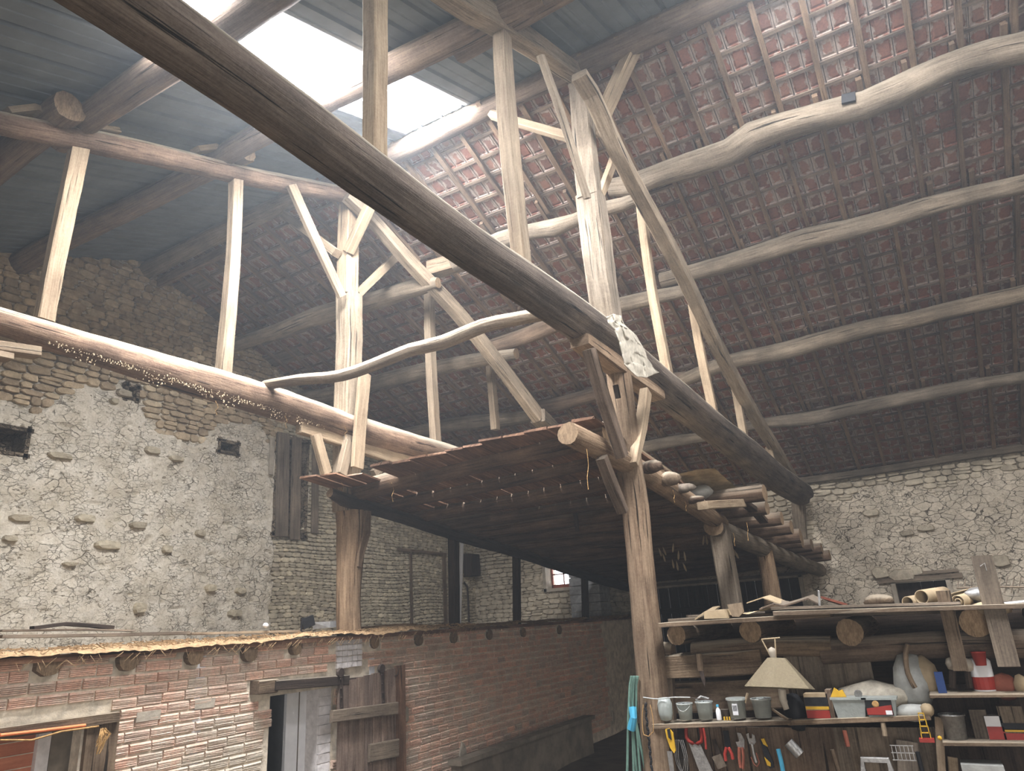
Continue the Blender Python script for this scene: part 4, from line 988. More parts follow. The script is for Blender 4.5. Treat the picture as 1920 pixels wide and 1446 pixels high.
# corn cobs drying under the joists
for i, (x, y) in enumerate(((1238, 1036), (1246, 1034), (1272, 1042), (1284, 1044), (1262, 1058), (1319, 1014), (1325, 1013), (1375, 1034), (1381, 1040), (1284, 1064), (1270, 1062), (1245, 1046), (1262, 1028))):
    c = at(x, y, X=11.2); mb = MB(); t = rnd.uniform(-.5, .5)
    mb.lathe(c, [(.003, -.07), (.014, -.05), (.018, 0), (.01, .05), (.003, .08)], axis=(t * .6, t, 1), n=8)
    build('corn_cob', mb, M['card'], label='dried maize cob hanging in the dark under the loft', cat='corn cob', group='maize cobs hanging under the loft')

# things lying on the loft edge
def rock(c, sx, sy, sz, mat, name, label, cat, seed=1, group=None, parent=None):
    r = random.Random(seed); mb = MB(); n, m_ = 9, 6; vs = [(0, 0, -.5)]; 
    for i in range(1, m_):
        ph = math.pi * i / m_
        for k in range(n):
            t = 2 * math.pi * k / n; q = r.uniform(.82, 1.08); vs.append((math.sin(ph) * math.cos(t) * .5 * q, math.sin(ph) * math.sin(t) * .5 * q, -math.cos(ph) * .5 * q))
    vs.append((0, 0, .5)); fs = [(0, 1 + (k + 1) % n, 1 + k) for k in range(n)]
    for i in range(m_ - 2):
        for k in range(n): fs.append((1 + i * n + k, 1 + i * n + (k + 1) % n, 1 + (i + 1) * n + (k + 1) % n, 1 + (i + 1) * n + k))
    b_ = 1 + (m_ - 2) * n; fs += [(b_ + k, b_ + (k + 1) % n, len(vs) - 1) for k in range(n)]
    mb.add([(c[0] + v[0] * sx, c[1] + v[1] * sy, c[2] + v[2] * sz) for v in vs], fs)
    return build(name, mb, M[mat], label=label, cat=cat, group=group, smooth=True, parent=parent)
mb = px_sweep([(1196, 842, 6), (1260, 888, 6), (1296, 918, 6)], A, 'sq', dy=.1); build('thin_batten', mb, M['stud'], label='thin pale batten lying along the loft edge beside the near post', cat='batten')
for i, (x, y, w, h, mt, lab) in enumerate(((1220, 876, 24, 26, 'loft', 'dusty folded bundle on the loft edge, nearest the post'), (1255, 898, 24, 28, 'bench_wood', 'second dusty bundle on the loft edge with loose fibres'), (1281, 916, 20, 18, 'grey_plank', 'small pale block beside the white bag on the loft'),
                                         (1302, 938, 34, 16, 'loft', 'dark bundle of brushwood under the white bag'), (1304, 945, 16, 18, 'stud', 'small sawn block end under the white bag'))):
    c = at(x, y, Y=2.3); rock(c, mpx(w, c), .3, mpx(h, c), mt, 'bundle', lab, 'bundle', i)
c = at(1312, 924, Y=2.4); rock(c, mpx(44, c), .4, mpx(28, c), 'white_bag', 'plastic_bag', 'wrinkled whitish plastic bag lying on the loft edge', 'bag', 9)
for pts, w, mt, lab in (([(1318, 948), (1390, 944)], 17, 'stud', 'pale squared timber end lying on top of the loft edge'), ([(1390, 940), (1412, 956), (1432, 978)], 9, 'loft', 'warped dark board hanging over the loft edge')):
    mb = px_sweep([(x, y, w) for x, y in pts], lambda x, y: at(x, y, Y=1.95), 'sq', depth_=.12, rough=.06); build('loose_timber', mb, M[mt], label=lab, cat='timber')

# grey sheet draped over the near tie beam
def cloth(name, rows, mat, label, cat, fn, up=7, seed=1):
    """rows of pixel points across the drape -> a finely creased sheet"""
    G = np.array([[fn(x, y) * (1 - dy * .35 / 8) for (x, y, dy) in rw] for rw in rows]); nr, nc = G.shape[:2]
    ii = np.linspace(0, nr - 1, (nr - 1) * up + 1); jj = np.linspace(0, nc - 1, (nc - 1) * up + 1); vs = []
    for i in ii:
        for j in jj:
            i0, j0 = min(int(i), nr - 2), min(int(j), nc - 2); a, b_ = i - i0, j - j0; a = a * a * (3 - 2 * a); b_ = b_ * b_ * (3 - 2 * b_)
            p = (G[i0, j0] * (1 - a) + G[i0 + 1, j0] * a) * (1 - b_) + (G[i0, j0 + 1] * (1 - a) + G[i0 + 1, j0 + 1] * a) * b_
            cr = abs(fbm(np.array([j * .9 + i * .25]), np.array([i * .35]), 1.6, seed)[0] - .47) * .34 + .05 * vnoise(np.array([j]), np.array([i]), 2.3, seed + 5)[0]
            vs.append(p * (1 - cr / depth(p)) + np.array((0, 0, -.05 * cr)))
    n = len(jj); mb = MB(); mb.add(vs, [(i * n + j, i * n + j + 1, (i + 1) * n + j + 1, (i + 1) * n + j) for i in range(len(ii) - 1) for j in range(n - 1)])
    o = build(name, mb, M[mat], label=label, cat=cat, smooth=True)
    so = o.modifiers.new('so', 'SOLIDIFY'); so.thickness = .004; return o
cloth('plastic_sheet', [[(1138, 594, .3), (1150, 588, .2), (1164, 592, .25), (1168, 606, .3)], [(1140, 606, .32), (1152, 602, .35), (1166, 606, .3), (1176, 614, .22)], [(1152, 618, .4), (1166, 612, .3), (1180, 618, .42), (1192, 628, .25)],
                       [(1160, 640, .42), (1174, 634, .33), (1192, 640, .44), (1206, 650, .27)], [(1166, 664, .42), (1180, 658, .34), (1198, 664, .42), (1214, 672, .26)], [(1170, 682, .36), (1186, 680, .44), (1208, 686, .34), (1226, 690, .24)],
                       [(1176, 690, .3), (1194, 706, .4), (1212, 708, .32), (1236, 698, .24)]], 'cloth', 'grey crumpled plastic sheet draped over the near tie beam', 'sheet', lambda x, y: at(x, y, Y=2.12))

# ================================================================== LEDGE THINGS
for pts, w, mt, lab in (([(0, 1197), (200, 1194), (352, 1190)], 7, 'grey_plank', 'long grey board lying on the straw ledge at the left'), ([(0, 1186), (170, 1184), (250, 1186)], 4, 'grey_plank', 'thin grey batten behind the long board on the ledge'),
                        ([(355, 1192), (470, 1189), (565, 1187)], 5, 'stud', 'thin pale batten lying on the ledge before the floodlight'), ([(60, 1181), (120, 1173), (210, 1180)], 8, 'dark_wood', 'warped dark board behind the straw at the left')):
    mb = px_sweep([(x, y, w) for x, y in pts], lambda x, y: at(x, y - 3, Y=6.75), 'sq', depth_=.08, rough=.05); build('ledge_board', mb, M[mt], label=lab, cat='board')
c = at(620, 1171, Y=6.9); mb = MB(); mb.box(c, (.34, .3, .07), jit=.01); build('concrete_slab', mb, M['block'], label='small grey concrete slab left of the far post foot', cat='slab')
c = at(498, 1173, Y=6.7); rock(c, .075, .07, .06, 'white', 'plaster_lump', 'small white lump on the ledge left of the floodlight', 'lump', 4)
c = at(577, 1167, Y=6.5)
fl_ = empty('floodlight', c, label='small black floodlight standing on the ledge by the far post', cat='floodlight')
mb = MB(); mb.box(c, (.15, .05, .12), ax=[(.9, -.3, .3), (.3, .95, 0), (-.3, 0, .95)]); build('lamp_body', mb, M['black'], parent=fl_)
mb = MB()
for k in range(6): mb.box(c + np.array((-.05 + k * .02, .04, .0)), (.006, .05, .11))
build('cooling_fins', mb, M['black'], parent=fl_)
mb = MB(); mb.sweep([c + np.array((-.09, 0, .02)), c + np.array((-.1, 0, -.09)), c + np.array((.0, 0, -.13)), c + np.array((.02, 0, -.17))], [(.01, .004)] * 4, sect='sq'); build('bracket', mb, M['black'], parent=fl_)
# twine bundle and orange tube in the left opening
mb = MB(); mb.sweep([at(0, 1379, Y=6.32), at(80, 1370, Y=6.32), at(160, 1360, Y=6.32)], [.012] * 3, n=8); build('orange_tube', mb, M['orange'], label='thin orange plastic tube across the left opening', cat='tube')
mb = MB(); mb.sweep([at(0, 1388, Y=6.3), at(60, 1388, Y=6.3), at(115, 1372, Y=6.31), at(185, 1362, Y=6.3)], [.008] * 4, n=6); build('hanging_rope', mb, M['rope'], label='sagging rope below the orange tube', cat='rope')
mb = MB()
for k in range(9):
    a = k * .7; p0 = at(192, 1366, Y=6.28); L = .1 + .03 * (k % 4)
    mb.sweep([p0 + np.array((math.cos(a) * .02, -.01, 0)), p0 + np.array((math.cos(a) * .05 + .01, -.03, -L * .5)), p0 + np.array((math.cos(a) * .03 - .02, -.02, -L)), p0 + np.array((math.cos(a + 1) * .03, -.03, -L * .4)), p0], [.005] * 5, n=5, step=.05)
build('twine_bundle', mb, M['rope'], label='knotted bundle of orange baler twine hanging at the left lintel', cat='twine')

# ================================================================== SLIDING DOOR
yd = 6.26
sd = empty('sliding_door', (7.17, yd, FL), label='worn sliding plank door hanging from rollers', cat='door')
x = 6.56
for k, w in enumerate((.16, .13, .15, .14, .16, .13, .15, .2)):
    top = -.53 + .012 * k + (.02 if k == 7 else 0) - (.0 if k else .01); w_ = w
    mb = MB(); mb.box((x + w / 2, yd, (top + FL + .05) / 2), (w_ - .008, .03, top - FL - .05)); build('door_plank', mb, M['door_wood'] if k != 7 else M['plank'], parent=sd); x += w
def barat(name, p, q, h, t, mat, parent, y): 
    a = at(p[0], p[1], Y=y); b_ = at(q[0], q[1], Y=y); mb = MB(); mb.sweep([a, b_], [(mpx(h, a) / 2, t / 2), (mpx(h, b_) / 2, t / 2)], sect='sq', up=(0, 1, 0)); return build(name, mb, M[mat], parent=parent)
barat('door_ledge', (621, 1344), (744, 1328), 21, .05, 'grey_plank', sd, yd - .05)
barat('door_ledge', (692, 1413), (746, 1402), 30, .04, 'grey_plank', sd, yd - .05)
for (x0_, y0_, x1_, y1_) in ((639, 1262, 641, 1330), (716, 1254, 719, 1320)):
    hg = barat('hanger_strap', (x0_, y0_), (x1_, y1_), 7, .015, 'iron', sd, yd - .03)
    c = at(x0_ - 1, y0_, Y=yd - .02); mb = MB(); mb.lathe(c, [(.001, -.02), (.05, -.02), (.055, -.01), (.045, 0), (.055, .01), (.05, .02), (.001, .02)], axis=(0, 1, 0), n=18); build('roller_wheel', mb, M['iron'], parent=hg)
    for q in range(4):
        mb = MB(); cc = at(x0_ + (x1_ - x0_) * q / 3, y0_ + 12 + (y1_ - y0_ - 16) * q / 3, Y=yd - .045); mb.lathe(cc, [(.001, -.008), (.01, -.006), (.012, .004)], axis=(0, 1, 0), n=8); build('bolt', mb, M['iron'], parent=hg)
rl = empty('door_rail', (6.7, yd, -.45), label='black iron sliding rail with a timber beam above the doorway', cat='rail')
barat('iron_rail', (642, 1278), (736, 1268), 9, .012, 'iron', rl, yd + .0)
mb = MB(); a = at(738, 1268, Y=yd); mb.sweep([a, a + np.array((.06, 0, .01)), a + np.array((.09, 0, .09))], [(.02, .006)] * 3, sect='sq'); build('rail_stop', mb, M['iron'], parent=rl)
barat('timber_beam', (476, 1290), (512, 1286), 24, .16, 'bench_wood', rl, yd + .08)
barat('timber_beam', (508, 1286), (646, 1275), 17, .16, 'dark_wood', rl, yd + .06)
# low dark trough wall at the foot of the brick wall
mb = MB(); mb.box((10.6, 6.0, (FL - 1.72) / 2), (4.2, .14, -1.72 - FL)); mb.box((10.6, 5.98, -1.7), (4.3, .22, .06)); build('trough_wall', mb, M['dark_wall'], label='low dark trough wall along the foot of the brick wall', cat='trough')

# ================================================================== WORKSHOP CORNER
XS = 6.8
def W(x, y, X=XS): return at(x, y, X=X)
def wlen(w, X=XS, x=1450, y=1300): return mpx(w, W(x, y, X))
UPZ = (0, 0, 1)
rack = empty('workshop_rack', (7.4, .9, FL), label='rough log and plank storage rack right of the near post', cat='rack')
def wood_run(name, p, q, hpx, t, mat, X=XS, parent=rack, sect='sq', rough=.05, capmi=0, **kw):
    a = W(*p, X); b_ = W(*q, X); mb = MB()
    if sect == 'sq': mb.sweep([a, b_], [(t / 2, mpx(hpx, a) / 2), (t / 2, mpx(hpx, b_) / 2)], sect='sq', up=UPZ, rough=rough, **kw)
    else: mb.sweep([a, (a + b_) / 2 + np.array((0, 0, .02)), b_], [mpx(hpx, a) / 2] * 3, n=14, up=UPZ, rough=rough, capmi=1, **kw)
    return build(name, mb, [M[mat], M['end']], parent=parent, smooth=sect != 'sq')
# joists running away from us, sawn ends in view
for (x, y, r_) in ((1268, 1191, 18), (1407, 1184, 20), (1593, 1186, 24), (1828, 1168, 26), (1990, 1160, 24)):
    c = W(x, y, 6.72); rr = mpx(r_, c); mb = MB(); mb.sweep([c, c + np.array((1.0, .02, .0)), c + np.array((2.0, 0, 0))], [rr, rr * 1.05, rr], n=14, rough=.04, capmi=1); build('joist', mb, [M['bench_wood'], M['end']], parent=rack, smooth=True)
wood_run('wall_log', (1300, 1222), (1560, 1212), 34, .2, 'bench_wood', 6.95, sect=None)
wood_run('wall_log', (1540, 1222), (1990, 1205), 46, .2, 'purlin_br', 6.98, sect=None)
wood_run('wall_log', (1225, 1226), (1262, 1224), 34, .15, 'bench_wood', 6.95, sect=None)
wood_run('wall_beam', (1252, 1250), (1432, 1240), 42, .2, 'bench_wood', 6.9, rough=.08)
wood_run('wall_beam', (1258, 1309), (1482, 1300), 52, .1, 'bench_wood', 6.95)
for k in range(6):
    x = 1488 + k * 27; wood_run('board', (x + 13, 1236), (x + 13, 1300), 4, .02, 'grey_plank', 7.0) if False else None
    a = W(x, 1264, 7.02); mb = MB(); mb.box(a, (.02, wlen(25), .36), jit=.004); build('board', mb, M['grey_plank'], parent=rack)
a = W(1252, 1245, 6.86); b_ = W(1262, 1500, 6.86); mb = MB(); mb.sweep([a, b_], [(.05, .05)] * 2, sect='sq', rough=.06); build('upright', mb, M['bench_wood'], parent=rack)
# deck boards
for (p, q, h, xa, w_) in (((1243, 1172), (1560, 1153), 8, 6.68, .26), ((1262, 1164), (1500, 1150), 7, 6.95, .3), ((1300, 1158), (1800, 1146), 7, 7.3, .34), ((1455, 1150), (1990, 1134), 8, 6.66, .26), ((1450, 1141), (1800, 1131), 5, 6.74, .22), ((1440, 1146), (1990, 1130), 6, 7.0, .3), ((1300, 1156), (1990, 1126), 6, 7.7, .5), ((1300, 1156), (1990, 1126), 6, 8.2, .5)):
    wood_run('deck_board', p, q, h, w_, 'grey_plank' if xa > 6.7 else 'bench_wood', xa)
mb = MB(); mb.box((8.55, .4, (FL - .1) / 2 - .02), (.05, 4.1, -.1 - FL)); build('dark_backing', mb, M['dark_wood'], parent=rack)  # dark panel added for the black shade behind the logs, hides the far door
# shelves
wood_run('shelf', (1232, 1359), (1486, 1351), 8, .26, 'bench_wood', 6.70)
wood_run('shelf', (1482, 1352), (1745, 1342), 9, .24, 'bench_wood', 6.74)
wood_run('shelf', (1744, 1302), (2000, 1300), 5, .3, 'bench_wood', 6.72)
wood_run('shelf', (1768, 1389), (2000, 1391), 6, .3, 'bench_wood', 6.72)
# vertical planks under the shelf
x = 1292; k = 0
while x < 1760:
    w_ = (26, 22, 24, 27, 21)[k % 5]; a = W(x + w_ / 2, 1365, 6.84); b_ = W(x + w_ / 2 + 8, 1600, 6.84); a[1] = b_[1] = (a[1] + b_[1]) / 2
    mb = MB(); mb.box((6.86 + .006 * (k % 2), a[1], (a[2] + FL) / 2), (.02, wlen(w_) - .006, a[2] - FL), jit=.002); build('board', mb, M['purlin_br' if x < 1580 else 'grey_plank'], parent=rack); x += w_; k += 1
for (x, y0, y1, w_, mt) in ((1760, 1345, 1560, 12, 'stud'), (1786, 1420, 1560, 14, 'stud'), (1700, 1390, 1560, 32, 'grey_plank')):
    a = W(x, y0, 6.7); b_ = W(x + 12, y1, 6.7); mb = MB(); mb.sweep([a, b_], [(wlen(w_) / 2, .012)] * 2, sect='sq', up=(1, 0, 0)); build('upright', mb, M[mt], parent=rack)
mb = MB(); mb.box((7.0, -.9, -1.5), (.5, .04, 1.6)); mb.box((7.25, -.4, -1.5), (.03, 1.5, 1.6)); build('cupboard_back', mb, M['dark_wood'], parent=rack)

def tag1(o, l, c, grp=None): return props(o, l, c, grp)
def flat(name, x, y, outline, t, mat, label, cat, X=6.66, rot=0, parent=None, sc_=1.0):
    """flat tool: outline in pixels around (x,y); x to the right, y down"""
    c = W(x, y, X); k = mpx(1, c) * sc_; cr, sr = math.cos(rot), math.sin(rot)
    pts = [((a * cr - b * sr) * k, -(a * sr + b * cr) * k) for a, b in outline]
    mb = MB(); mb.plate(pts, t, c, (0, -1, 0), (0, 0, 1)); return build(name, mb, M[mat], parent=parent, label=label, cat=cat)
def bar(pts, w, mat, X=6.66, name='bar', parent=None, label=None, cat=None, t=None):
    mb = MB(); P = [W(x, y, X) for x, y in pts]; r_ = mpx(w, P[0]) / 2
    mb.sweep(P, [(r_, (t or w * .4) and (t / 2 if t else r_))] * len(P), sect='sq' if t else None, n=8, up=(1, 0, 0), step=.04); return build(name, mb, M[mat], parent=parent, label=label, cat=cat, smooth=not t)
def tub(x, yb, w, h, mat, label, name='tub', cat='tub', taper=.82, content='content', cf=.6, X=6.66, lid=False):
    c = W(x, yb, X); R_ = mpx(w, c) / 2; H = mpx(h, c)
    t = empty(name, c, label=label, cat=cat)
    mb = MB(); mb.lathe(c, [(.001, .003), (R_ * taper, .003), (R_, H), (R_ * 1.08, H), (R_ * 1.08, H - .012), (R_ * .98, H - .012), (R_ * .97, H - .004), (R_ * taper * .96, .006), (.001, .006)], n=20); build('body', mb, M[mat], parent=t, smooth=True)
    if content:
        mb = MB(); q = taper + (1 - taper) * cf; mb.lathe(c, [(.001, .008), (R_ * taper * .93, .008), (R_ * q * .93, H * cf), (.001, H * cf + .01)], n=16); build('contents', mb, M[content], parent=t, smooth=True)
    return t, c, R_, H
t, c, R_, H = tub(1287, 1350, 29, 29, 'clear', 'small clear tub with a wire handle, leftmost full tub on the shelf')
mb = MB(); mb.sweep([c + np.array((-.02, R_, H)), c + np.array((-.06, R_ * .6, H * .7)), c + np.array((-.07, 0, H * .55)), c + np.array((-.06, -R_ * .6, H * .7)), c + np.array((-.02, -R_, H))], [.003] * 5, n=6, step=.02); build('handle', mb, M['clear'], parent=t)
t, c, R_, H = tub(1324, 1349, 31, 31, 'clear', 'clear tub with a metal tap lying across its rim')
mb = MB(); mb.sweep([c + np.array((-.03, .06, H + .01)), c + np.array((0, .02, H + .04)), c + np.array((.0, -.05, H + .02))], [.01] * 3, n=8); build('metal_tap', mb, M['steel'], parent=t)
t, c, R_, H = tub(1385, 1347, 34, 34, 'clear', 'clear lidded tub with a barcode label and wooden stick', cf=.8)
mb = MB(); mb.lathe(c, [(.001, H + .008), (R_ * 1.1, H + .006), (R_ * 1.1, H - .01)], n=20); build('lid', mb, M['clear'], parent=t)
mb = MB(); mb.box(c + np.array((-R_ * .93, .0, H * .5)), (.004, .045, .09)); lb_ = build('paper_label', mb, M['white'], parent=t)
mb = MB()
for q in range(7): mb.box(c + np.array((-R_ * .93 - .003, -.016 + q * .0054, H * .56)), (.001, .0022 + .001 * (q % 2), .045))
build('barcode', mb, M['black'], parent=lb_)
bar([(1397, 1318), (1402, 1300)], 5, 'stud', name='stick', parent=t)
t, c, R_, H = tub(1432, 1346, 36, 34, 'clear', 'clear tub of dark screws tilted beside the bench log', cf=.85)
bar([(1418, 1318), (1432, 1312), (1446, 1311)], 5, 'steel', name='screws_heap', parent=t)
t = empty('glue_bottle', W(1349, 1351, 6.66), label='little white bottle with narrow neck between two tubs', cat='bottle')
c = W(1349, 1351, 6.66); mb = MB(); mb.lathe(c, [(.001, 0), (.02, 0), (.022, .01), (.022, .075), (.016, .09), (.009, .1), (.009, .11)], n=12); build('body', mb, M['white'], parent=t, smooth=True)
mb = MB(); mb.lathe(c, [(.012, .108), (.012, .125), (.001, .128)], n=10); build('cap', mb, M['blue'], parent=t)
for q in range(3):
    c = W(1359 + q * 5, 1351, 6.64); mb = MB(); mb.box(c + np.array((0, 0, .015)), (.012, .012, .028)); build('brass_plug', mb, M['yellow'], label='tiny yellow plug standing beside the white bottle', cat='plug', group='tiny yellow plugs on the shelf')
mb = MB(); mb.box(W(1360, 1342, 6.72), (.05, .07, .1)); build('dark_carton', mb, M['dark_wood'], label='small dark carton behind the white bottle', cat='carton')
# upturned cut bottle hanging at the shelf end
c = W(1250, 1352, 6.62); mb = MB(); mb.lathe(c, [(.02, 0), (.05, .01), (.062, .06), (.066, .14), (.05, .19), (.048, .19), (.062, .14), (.058, .06), (.02, .006)], n=16); build('cut_bottle', mb, M['clear'], label='cut clear plastic bottle at the left shelf end', cat='bottle', smooth=True)
bar([(1206, 1308), (1234, 1311), (1260, 1308), (1294, 1308)], 2, 'clear', X=6.55, name='cord', label='pale cord stretched across the post above the tubs', cat='cord')
bar([(1294, 1308), (1312, 1311), (1335, 1312)], 1.6, 'iron', X=6.62, name='wire_rod', label='thin dark wire rod above the clear tubs', cat='wire')
# sickle-like handle on the beam
t = empty('pruning_hook', W(1313, 1280, 6.7), label='grey wooden handled hook driven into the squared beam', cat='hook')
bar([(1310, 1226), (1312, 1240), (1314, 1258)], 12, 'bench_wood', X=6.72, name='handle', parent=t); flat('blade', 1317, 1272, [(-5, -14), (4, -12), (5, 4), (3, 15), (-1, 6)], .006, 'iron', None, None, X=6.7, parent=t)
# lamp shade on its frame
t = empty('lamp_shade', W(1460, 1290, 6.5), label='speckled beige conical lampshade hanging on a small bracket', cat='lampshade')
c = W(1462, 1290, 6.45); k = mpx(1, c); mb = MB(); mb.lathe(c, [(66 * k, 0), (18 * k, 52 * k), (17 * k, 52 * k), (64 * k, -.002)], n=6, axis=(.12, -.05, 1)); build('shade', mb, M['shade'], parent=t)
mb = MB()
for (p, q) in (((1428, 1199), (1448, 1237)), ((1453, 1197), (1455, 1236)), ((1428, 1199), (1462, 1196))): mb.sweep([W(*p, 6.5), W(*q, 6.5)], [.006, .006], n=6)
build('bracket', mb, M['card'], parent=t)
c = W(1450, 1236, 6.47); mb = MB(); mb.lathe(c, [(.02, 0), (.024, .03), (.03, .055), (.028, .08), (.001, .095)], n=12); build('bulb_socket', mb, M['jamb'], parent=t, smooth=True)
# dark animal leg like bracket and seed box behind the watermark
bar([(1466, 1293), (1468, 1312), (1476, 1330)], 14, 'jamb', X=6.72, name='hoof_bracket', label='pale knobbly bracket under the lampshade', cat='bracket')
mb = MB(); c = W(1492, 1335, 6.78); rock(c, .2, .22, .3, 'black', 'dark_bag', 'black crumpled bag behind the lampshade bracket', 'bag', 8)
bar([(1448, 1330), (1462, 1340), (1478, 1350)], 5, 'bench_wood', X=6.6, name='bent_wire', label='pale bent tube at the joint of the two shelves', cat='tube')
def carton(x, yb, w, h, d, base, label, bands=(), X=6.66, name='carton', cat='carton', rot=0):
    c = W(x, yb, X); ww = mpx(w, c); hh = mpx(h, c); ca, sa = math.cos(rot), math.sin(rot); ax = [(ca, sa, 0), (-sa, ca, 0), (0, 0, 1)]
    mb = MB(); mb.box(c + np.array((d / 2, 0, hh / 2)), (d, ww, hh), ax=ax); o = build(name, mb, M[base], label=label, cat=cat)
    for (z0, z1, mt) in bands:
        mb = MB(); mb.box(c + np.array((-.003, 0, hh * (z0 + z1) / 2)), (.004, ww * .98, hh * (z1 - z0)), ax=ax); build('printed_band', mb, M[mt], parent=o)
    return o
carton(1536, 1347, 42, 42, .12, 'card', 'upright carton with black, yellow and red bands on the shelf', [(.5, .86, 'black'), (.36, .48, 'yellow'), (.0, .32, 'red')])
carton(1561, 1346, 10, 48, .12, 'purlin_br' , 'narrow brown carton side by the banded carton', [])
def box_tub(x, yb, w, h, label, extra=None):
    c = W(x, yb, 6.64); k = mpx(1, c); t = empty('storage_box', c, label=label, cat='box')
    mb = MB(); a, b_ = w / 2 * k, w / 2 * k * .82; H = h * k; d = .11
    vs = [(c[0], c[1] + b_, c[2]), (c[0], c[1] - b_, c[2]), (c[0] + d, c[1] - b_, c[2]), (c[0] + d, c[1] + b_, c[2]), (c[0] - .015, c[1] + a, c[2] + H), (c[0] - .015, c[1] - a, c[2] + H), (c[0] + d + .015, c[1] - a, c[2] + H), (c[0] + d + .015, c[1] + a, c[2] + H)]
    mb.add(vs, [(0, 1, 2, 3), (0, 4, 5, 1), (1, 5, 6, 2), (2, 6, 7, 3), (3, 7, 4, 0)]); o = build('body', mb, M['clear'], parent=t)
    mb = MB(); mb.box((c[0] + d / 2, c[1], c[2] + H), (d + .05, 2 * a + .02, .016)); build('rim', mb, M['clear'], parent=t)
    mb = MB(); mb.box((c[0] + d / 2, c[1], c[2] + H * .4), (d * .85, 2 * b_ * .9, H * .7)); build('contents', mb, M['content'], parent=t)
    return t, c, k, H
t, c, k, H = box_tub(1597, 1347, 58, 34, 'clear storage box filled with fittings and a yellow glove'); 
mb = MB(); mb.plate([(-.07, 0), (-.03, .07), (0, .045), (.03, .055), (.05, .0)], .02, c + np.array((.02, .06, H + .01)), (0, -1, 0), (0, 0, 1)); build('yellow_glove', mb, M['yellow'], parent=t)
mb = MB(); mb.lathe(c + np.array((.03, -.08, H + .03)), [(.001, -.01), (.03, -.01), (.03, .01), (.001, .01)], axis=(1, 0, .3), n=12); build('round_fitting', mb, M['steel'], parent=t)
t, c, k, H = box_tub(1655, 1345, 56, 32, 'clear storage box with a red and black paper label')
mb = MB(); mb.box(c + np.array((-.018, .01, H * .52)), (.004, .19, .11)); q = build('paper_label', mb, M['black'], parent=t)
mb = MB(); mb.plate([(-.09, -.05), (.09, -.05), (.09, .02), (-.09, -.005)], .004, c + np.array((-.022, .01, H * .52)), (0, -1, 0), (0, 0, 1)); build('red_field', mb, M['red'], parent=q)
mb = MB(); mb.box(c + np.array((-.026, -.055, H * .27)), (.002, .045, .03)); build('white_patch', mb, M['white'], parent=q)
mb = MB(); mb.lathe(c + np.array((-.022, .03, H * .72)), [(.001, 0), (.026, .0), (.018, .004), (.001, .004)], axis=(-1, 0, 0), n=10); build('brown_picture', mb, M['rope'], parent=q)
c = W(1712, 1337, 6.7); rock(c, .16, .26, .13, 'white_bag', 'crumpled_bag', 'crumpled white bag at the right end of the shelf', 'bag', 21)
c = W(1738, 1332, 6.66); rock(c, .1, .1, .1, 'card', 'crumpled_paper', 'stiff folded paper at the right shelf end', 'paper', 22)
c = W(1640, 1306, 6.9); rock(c, .3, .62, .26, 'cloth', 'dusty_sack', 'large dusty grey sack behind the storage boxes', 'sack', 23)
c = W(1712, 1280, 6.9); rock(c, .25, .3, .46, 'white_bag', 'white_sack', 'tall pale sack beside the curved scythe handle', 'sack', 24)
bar([(1702, 1208), (1698, 1225), (1702, 1262), (1716, 1290)], 9, 'bench_wood', X=6.72, name='curved_handle', label='curved wooden tool handle leaning in front of the rack', cat='handle')
# hanging tools
t = empty('pruning_saw', W(1258, 1380, 6.5), label='yellow and black handled pruning saw hanging on the post', cat='saw')
flat('handle', 1258, 1390, [(-8, -20), (0, -22), (6, -14), (7, 16), (4, 20), (-2, 12), (-7, -6)], .02, 'yellow', None, None, X=6.55, parent=t); flat('grip', 1257, 1383, [(-4, -14), (1, -15), (2, 4), (-3, 0)], .026, 'black', None, None, X=6.54, parent=t)
flat('blade', 1259, 1440, [(-5, -28), (5, -28), (4, 60), (-2, 60)], .003, 'steel', None, None, X=6.56, parent=t)
t = empty('hand_saw', W(1300, 1376, 6.6), label='red handled hand saw with grey blade under the shelf', cat='saw')
mb = MB(); c = W(1301, 1378, 6.62); 
for a0 in range(1): mb.sweep([c + np.array((0, .06, .06)), c + np.array((0, .07, -.02)), c + np.array((0, .02, -.07)), c + np.array((0, -.06, -.05)), c + np.array((0, -.07, .06))], [.016] * 5, n=8, step=.03)
build('handle', mb, M['red'], parent=t, smooth=True); flat('blade', 1316, 1420, [(-22, -24), (0, -22), (24, 40), (10, 60), (-4, 40)], .003, 'steel', None, None, X=6.62, parent=t)
bar([(1319, 1365), (1322, 1384), (1324, 1405)], 4, 'red', X=6.58, name='red_chain', label='short red chain hanging between the hand saw and brush', cat='chain')
mb = MB()
for k in range(3):
    P0 = W(1272 + k * 3, 1400, 6.6); mb.sweep([P0 + np.array((0, .02, .05)), P0 + np.array((0, .04, -.1)), P0 + np.array((0, 0, -.2 - .02 * k)), P0 + np.array((0, -.04, -.1)), P0 + np.array((0, -.02, .05))], [.003] * 5, n=5, step=.03)
build('wire_coil', mb, M['steel'], label='coiled wire hanging between the two saws', cat='wire')
t = empty('paint_brush', W(1345, 1420, 6.62), label='flat paint brush with grey bristles hanging under the shelf', cat='brush')
flat('handle', 1343, 1402, [(-3, -14), (3, -14), (5, 10), (-4, 12)], .01, 'dark_wood', None, None, parent=t, rot=-.2); flat('bristles', 1348, 1427, [(-9, -10), (9, -10), (10, 12), (-8, 12)], .02, 'grey_plank', None, None, parent=t, rot=-.35)
t = empty('red_pliers', W(1366, 1400, 6.62), label='black jawed pliers with two red handles', cat='pliers')
flat('jaw', 1363, 1388, [(-5, -16), (5, -16), (6, 14), (-5, 14)], .012, 'black', None, None, parent=t)
